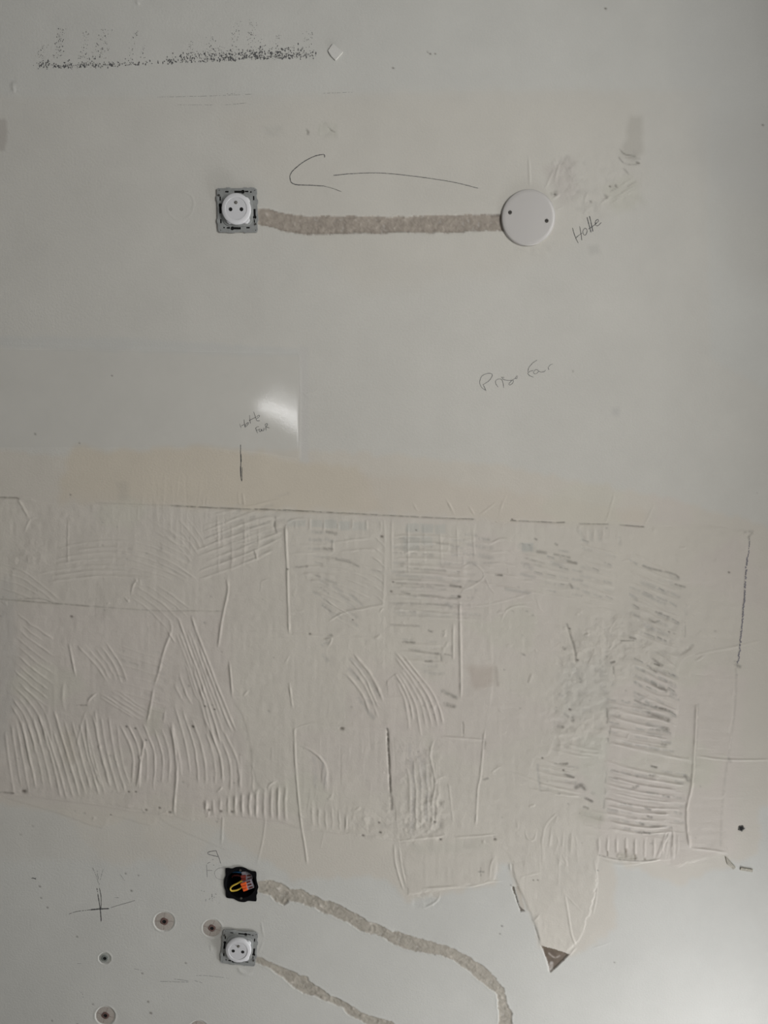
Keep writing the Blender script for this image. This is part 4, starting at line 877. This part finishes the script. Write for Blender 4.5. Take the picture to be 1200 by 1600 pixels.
def connector(c_, ang, hh, lev, label, n=3):
    cx, cz = jl(340 + c_[0] / 15, 1340 + c_[1] / 15)
    ca, sa = math.cos(R(ang)), math.sin(R(ang))
    T = lambda x, z: (cx + 1.22 * (x * ca - z * sa), cz + 1.22 * (x * sa + z * ca))
    b = prism('wire_connector', [T(x, z) for x, z in ((-.0062, -.0078), (.0105, -.0078), (.0105, .0078), (-.0062, .0078))], hh - .006, hh, M['clear'], jb, .0006)
    b['label'] = label
    for i in range(n):
        z = -.0052 + i * .0052
        prism('lever', [T(x, z + q) for x, q in ((-.0080, -.0021), (-.0005 + .001 * i, -.0021), (-.0005 + .001 * i, .0021), (-.0080, .0021))], hh - .001, hh + .0018, lev, b, .0004)
    for i in range(n):
        z = -.0052 + i * .0052
        prism('wire_port', [T(x, z + q) for x, q in ((.002, -.0013), (.0088, -.0013), (.0088, .0013), (.002, .0013))], hh - .0005, hh + .0004, M['brown'], b, .0002)


connector((680, 655), 20, .0005, M['orange'], 'smoky connector with orange levers')
connector((650, 460), 8, -.004, mat('red_lever', (.22, .03, .02), .35), 'smoky connector with dark red levers', 2)

# ---- wall plugs
AL = ['round brown wall plug in grey filler ring midway between pencilled cross and lower socket', 'brown wall plug in a grey filler ring touching the corner of the lower socket frame',
      'brown wall plug in grey filler ring at the bottom, under the small green-grey plug', 'small green-grey wall plug below the pencilled cross',
      'wall plug ring cut off by the bottom edge below the lower socket']
for (ax_, ay_, r_, k_), lb in zip(ANCH, AL):
    t = thing('wall_plug', ax_, ay_, lb, 'wall plug', R(random.uniform(-20, 20)), out=-.0009)
    s_ = mm(ax_, ay_); rr = r_ * s_
    lathe('filler_ring', [(rr * 1.0, -.0004), (rr * .99, .0002), (rr * .9, .0004), (rr * .42, .0003), (rr * .38, -.0004)], M['gcollar' if k_ else 'collar'], t, 40, 1, 1.02, outline=lambda a: 1 + .03 * math.sin(2 * a + 1) + .012 * math.sin(5 * a))
    pr = rr * (.62 if k_ else .40)
    lathe('plug', [(pr, .0002), (pr * .97, .0008), (pr * .8, .0012), (pr * .5, .0010), (pr * .42, .0002), (pr * .36, -.0004)], M['gplug' if k_ else 'plug'], t, 28, outline=lambda a: 1 + .05 * math.sin(4 * a))
    lathe('plug_hole', [(pr * .50, .0012), (pr * .46, .0007), (pr * .3, .0004), (.00001, .0003)], M['hole'], t, 18)
    if not k_:
        for a in (3, 88, 178, 268):
            a = R(a + random.uniform(-4, 4)); c, s2 = math.cos(a), math.sin(a)
            q = [(rr * .44, -.00022), (rr * .93, -.00018), (rr * .93, .00018), (rr * .44, .00022)]
            plate('score_line', [(x * c - y * s2, x * s2 + y * c) for x, y in q], [], .0002, .00055, M['plug'], t)

# ---- screw hole with a dark screw at the right
t = thing('wall_screw', 1158.3, 1294.3, 'small black screw set in a hole near the right edge of the wall', 'screw')
lathe('screw_head', [(.0040, -.0008), (.0040, .0002), (.0032, .0008), (.0012, .0006), (.00001, .0000)], M['hole'], t, 14, outline=lambda a: 1 + .25 * math.sin(3 * a) + .15 * math.sin(7 * a + 1))
lathe('washer', [(.0062, -.0002), (.0060, .0003), (.0042, .0004), (.0038, -.0002)], M['screw'], t, 14, outline=lambda a: 1 + .22 * math.sin(5 * a + 2))

# ---- little chips stuck to the wall
def chip(name, poly, h, m, label, lift=.0):
    cx = sum(p[0] for p in poly) / len(poly); cy = sum(p[1] for p in poly) / len(poly)
    o = bpy.data.objects.new(name, None)
    L = [W(*p) for p in poly]
    b = wall_h(cx, cy)
    q = prism(name, L, b - .0006 + lift, b + h + lift, m, None, .0003)
    q.parent = wall
    q['label'] = label
    return q


chip('paint_chip', [(512.5, 80), (520, 69), (536, 82), (524, 95), (517, 88)], .0022, M['chip'], 'white square chip beside black scuff')
chip('debris_flake', [(1133, 1338), (1137, 1342), (1149, 1355), (1145, 1358), (1136, 1350)], .0022, M['debris'], 'slanting fibrous flake low at right')
chip('debris_flake', [(1157, 1355), (1176, 1358), (1175, 1362), (1156, 1359)], .0018, M['debris'], 'flat fibrous flake low at right')

# ------------------------------------------------------------------ pencil writing: thin graphite ribbons on the relief
def ribbon(name, strokes, wd, m, label=None, jag=.25, brk=0.0, k=5):
    vs, fs = [], []
    for st in strokes:
        w0 = wd
        if isinstance(st, tuple) and isinstance(st[0], list): st, w0 = st
        P = smooth(st, k)
        # resample about every 1.5 px
        seg = np.hypot(*np.diff(P, axis=0).T); L = np.concatenate([[0], np.cumsum(seg)]); n = max(int(L[-1] / 1.5), 2)
        tt_ = np.linspace(0, L[-1], n + 1)
        P = np.stack([np.interp(tt_, L, P[:, i]) for i in (0, 1)], 1) + rng.randn(n + 1, 2) * jag * .3
        T = np.gradient(P, axis=0); T /= np.maximum(np.hypot(T[:, 0], T[:, 1])[:, None], 1e-6)
        Nn = np.stack([-T[:, 1], T[:, 0]], 1)
        on = False
        for i, (p, q) in enumerate(zip(P, Nn)):
            h = wall_h(*p) + .00022
            ww = w0 * (.55 + .45 * rng.rand()) * (.6 if i in (0, n) else 1) / 2
            a, b = p + q * ww, p - q * ww
            xa, za = W(*a); xb, zb_ = W(*b)
            vs += [(xa, -h, za), (xb, -h, zb_)]
            if i and not (brk and rng.rand() < brk):
                j = len(vs); fs.append((j - 4, j - 3, j - 1, j - 2))
    me = bpy.data.meshes.new(name); me.from_pydata(vs, [], fs); me.update()
    o = link(name, me, m, wall, False)
    if label: o['label'] = label
    return o


Z = lambda ox, oy, s, L: [(ox + x / s, oy + y / s) for x, y in L]
a8 = lambda L: Z(390, 220, 2.927, L)
ribbon('pencil_arrow', [(a8([(343, 77), (343, 66), (338, 62)]), 1.4), (a8([(340, 62), (300, 70), (250, 95), (205, 130), (185, 158), (188, 183)]), 1.5), (a8([(186, 178), (192, 192), (215, 201), (270, 203), (340, 207)]), 1.4), (a8([(335, 206), (380, 218), (420, 233)]), .8),
                        (a8([(383, 158), (400, 157), (450, 152)]), 1.3), (a8([(440, 152), (560, 147), (650, 151), (760, 163), (880, 180), (960, 195), (1045, 217)]), 1.0)], 1.2, M['pencil'], 'pencilled arrow pointing left')
h5 = lambda L: Z(740, 240, 5, L)
ribbon('pencil_word', [h5([(772, 580), (790, 640), (818, 700)]), h5([(828, 568), (838, 620), (846, 678)]), h5([(798, 660), (820, 640), (848, 622)]), h5([(868, 582), (854, 605), (858, 632), (874, 636), (886, 615), (884, 590), (868, 582)]),
                       (h5([(886, 498), (900, 550), (918, 616)]), 1.7), (h5([(905, 488), (918, 540), (932, 610)]), 1.7), h5([(898, 590), (930, 568), (962, 545)]), h5([(950, 548), (975, 530), (970, 514), (952, 528), (952, 556), (970, 564), (998, 538)])],
       1.2, M['pencil'], 'handwritten word Hotte')
p6 = lambda L: Z(720, 540, 6, L)
ribbon('pencil_word', [p6([(238, 425), (225, 400), (210, 365)]), p6([(235, 420), (195, 392), (178, 345), (195, 290), (245, 262), (290, 265), (292, 290), (262, 332), (205, 368)]), p6([(350, 390), (328, 358), (328, 328), (358, 312), (385, 322), (398, 360), (402, 396)]),
                       p6([(378, 296), (410, 300)]), p6([(385, 300), (405, 320), (450, 327), (492, 326), (488, 350), (462, 370), (450, 360), (478, 328), (512, 305), (525, 284), (535, 288), (522, 312), (512, 300)]),
                       p6([(716, 135), (670, 168), (636, 212), (630, 250)]), p6([(626, 262), (650, 285), (684, 296)]), p6([(626, 262), (650, 240), (682, 234)]), p6([(690, 235), (682, 255), (700, 266), (728, 246), (720, 228), (700, 226), (690, 240)]),
                       p6([(730, 240), (755, 248), (788, 242), (792, 228)]), p6([(828, 228), (820, 208), (838, 182), (864, 172)])], 1.0, mat('soft_graphite', (.17, .17, .165), .6, var=.3, bscale=900), 'handwritten words Prise Four')
q = lambda L: Z(350, 620, 10.667, L)
ribbon('pencil_word', [(q([(262, 450), (272, 490), (290, 520)]), .7), q([(280, 490), (310, 475), (345, 455)]), q([(335, 380), (342, 440), (352, 512)]), q([(350, 500), (372, 450), (405, 430), (408, 445), (380, 485), (352, 508)]), q([(428, 305), (430, 370), (442, 445)]),
                       q([(418, 395), (470, 370), (525, 345)]), q([(495, 250), (520, 320), (548, 400)]), q([(548, 335), (575, 305), (592, 310), (585, 335), (550, 365)]), q([(545, 400), (570, 402), (598, 398)]),
                       q([(528, 515), (540, 560), (562, 608)]), q([(525, 530), (545, 505), (585, 498)]), q([(540, 562), (570, 550), (600, 535)]), q([(600, 535), (585, 560), (605, 582), (628, 560), (610, 535)]), q([(630, 540), (640, 572), (662, 560), (668, 520)]), q([(690, 480), (698, 520), (706, 562)]),
                       q([(680, 480), (705, 445), (725, 450), (722, 475), (700, 498), (730, 512), (762, 520)])], .9, M['pencil'], 'handwritten words Hotte four')
ribbon('pencil_tick', [([(376, 695), (376.3, 720), (377, 745)], 1.1), ([(376.5, 709), (377, 722)], 1.6), ([(375.8, 728), (376, 740), (377.5, 752)], 1.3), ([(378.5, 730), (378.3, 752)], .8)], 1.1, M['pencil'], 'short vertical pencil line')
z5 = lambda L: Z(20, 1340, 3.529, L)
ribbon('pencil_cross', [(z5([(310, 312), (350, 298), (430, 288)]), .9), (z5([(425, 288), (480, 283), (532, 281)]), 2.2), (z5([(465, 168), (474, 230), (484, 290), (487, 352)]), 1.5), (z5([(478, 168), (488, 220), (486, 290)]), 1.1), (z5([(480, 270), (486, 320), (488, 350)]), 1.4), (z5([(540, 276), (600, 258), (680, 235)]), .6)], 1.2, M['pencil'], 'pencilled cross low at left', brk=.08)
ribbon('pencil_mark', [(z5([(103, 113), (118, 113), (130, 119)]), 1.6), (z5([(110, 107), (118, 116), (130, 110)]), 1.2)], 1.2, M['pencil'], 'tiny dark pencil tick above the cross')
ribbon('faint_scratches', [z5([(440, 55), (460, 100), (475, 150)]), z5([(500, 62), (486, 110), (476, 150)]), z5([(465, 70), (472, 120)]), z5([(1010, 650), (1060, 650), (1140, 658)]), z5([(1140, 658), (1195, 666)]), z5([(808, 681), (890, 684), (970, 686)]), z5([(890, 668), (970, 680)]),
                           z5([(670, 612), (725, 624)]), z5([(1000, 676), (1045, 690)]), z5([(375, 742), (388, 758), (388, 776)]), z5([(590, 90), (620, 130)]), z5([(560, 220), (590, 222)]), z5([(355, 585), (378, 584)])], .8, M['faint'], 'faint pencil scratches', brk=.3)['kind'] = 'stuff'
z3 = lambda L: Z(300, 1320, 7.5, L)
ribbon('pencil_figure', [z3([(285, 70), (230, 76), (185, 92), (195, 110), (250, 126), (315, 140)]), z3([(283, 66), (300, 110), (312, 140)]), z3([(310, 138), (325, 175), (337, 218)])], 1.0, mat('mid_graphite', (.15, .15, .15), .6), 'pencilled figure four above black box')
ribbon('pencil_letter', [z3([(172, 230), (176, 300), (178, 378)]), z3([(175, 302), (205, 298), (240, 300)]), z3([(180, 225), (195, 208), (215, 205)])], .9, M['faint'], 'faint pencilled letter beside black box')
ribbon('pencil_curve', [z3([(400, 275), (340, 268), (285, 292), (265, 335), (290, 388), (340, 408), (378, 412)])], .6, M['faint'], 'faint pencil curve beside black box')
ribbon('pencil_smudge', [z3([(228, 550), (236, 600), (240, 660)]), z3([(205, 612), (240, 605), (290, 625)]), z3([(165, 635), (160, 660)]), z3([(270, 575), (288, 580)]), z3([(105, 535), (150, 545)]), z3([(232, 178), (252, 174)]), z3([(250, 235), (262, 240)]), z3([(312, 680), (325, 685)]), z3([(215, 625), (200, 640)])], 1.2, M['faint'], 'smudged pencil dots left of black box', brk=.3)
ribbon('pencil_line', [([(1171, 842), (1170, 860), (1167, 880)], 1.6), ([(1167, 870), (1164, 920), (1160, 970)], 3.0), ([(1160, 968), (1156, 1010), (1153, 1035)], 2.6)], 1.8, mat('violet_graphite', (.25, .235, .25), .7, var=.3, bscale=700), 'long violet-grey pencil line at right', jag=2.2, brk=.15)
ribbon('scratch_lines', [[(245, 152), (330, 150), (395, 147)], [(350, 147), (372, 146)], [(505, 146), (530, 145), (552, 144)], [(275, 164), (335, 164)], [(352, 164), (385, 161)]], .6, M['faint'], 'thin scratches above upper socket', brk=.4)['kind'] = 'stuff'

# ---- black scuff of tiny flecks, top left
vs, fs = [], []
def fleck(x, y, r):
    a = rng.rand() * 6.28; h = wall_h(x, y) + .00022; n0 = len(vs)
    el = .5 + rng.rand() * 1.6
    for k in range(5):
        t = a + k * 1.2566
        px_, py_ = x + r * math.cos(t) * (.6 + .6 * rng.rand()), y + r * el * math.sin(t) * (.6 + .6 * rng.rand())
        X, Zz = W(px_, py_); vs.append((X, -h, Zz))
    fs.append(tuple(range(n0, n0 + 5)))
for k in range(1500):
    x = 52 + rng.rand() * 442
    base = np.interp(x, [52, 110, 215, 270, 490], [105, 106, 102, 98, 90])
    d = np.interp(x, [52, 60, 80, 110, 118, 125, 205, 222, 250, 262, 290, 330, 400, 470, 492], [.1, .55, .65, .5, .15, .4, .35, .12, .05, .4, .4, .7, .9, .7, .15])
    if rng.rand() > d: continue
    hh_ = np.interp(x, [52, 230, 260, 400, 490], [7, 5, 8, 12, 11])
    y = base + rng.randn() * 1.0 - abs(rng.randn()) * hh_ * .75
    fleck(x, y, .5 + rng.rand() * .75)
for cx, top, n in ((95, 45, 70), (68, 70, 30), (133, 48, 40), (165, 42, 45), (152, 60, 20), (212, 40, 22), (225, 70, 12), (300, 60, 30), (330, 55, 35), (370, 32, 40), (395, 30, 45), (405, 60, 30), (435, 50, 20), (483, 45, 35), (455, 70, 15), (345, 70, 20)):
    for i in range(n):
        y = top + rng.rand() ** .8 * (92 - top)
        fleck(cx + rng.randn() * 4 - (y - top) * .12, y, .3 + rng.rand() * .45)
me = bpy.data.meshes.new('scuff_mark'); me.from_pydata(vs, [], fs); me.update()
o = link('scuff_mark', me, M['soot'], wall, False); o['kind'] = 'stuff'; o['label'] = 'black speckled scuff at top left'

# ---- floor below the wall
me = bpy.data.meshes.new('floor')
me.from_pydata([(-1.6, 0.0, -.5), (1.4, 0.0, -.5), (1.4, -3.6, -.5), (-1.6, -3.6, -.5), (-1.6, 0.0, -.6), (1.4, 0.0, -.6), (1.4, -3.6, -.6), (-1.6, -3.6, -.6)], [],
               [(0, 3, 2, 1), (4, 5, 6, 7), (0, 1, 5, 4), (1, 2, 6, 5), (2, 3, 7, 6), (3, 0, 4, 7)])
o = link('floor', me, M['floor'], None, False); o['kind'] = 'structure'

# ---- side wall closing the corner to the right
me = bpy.data.meshes.new('wall_right')
me.from_pydata([(x, y, z) for x in (1.36, 1.44) for y in (0.0, -3.6) for z in (-.5, 2.75)], [],
               [(0, 1, 3, 2), (4, 6, 7, 5), (0, 4, 5, 1), (2, 3, 7, 6), (1, 5, 7, 3), (0, 2, 6, 4)])
o = link('wall_right', me, mat('side_wall_paint', (.58, .575, .54), .7, bump=.0003, bscale=260), None, False); o['kind'] = 'structure'
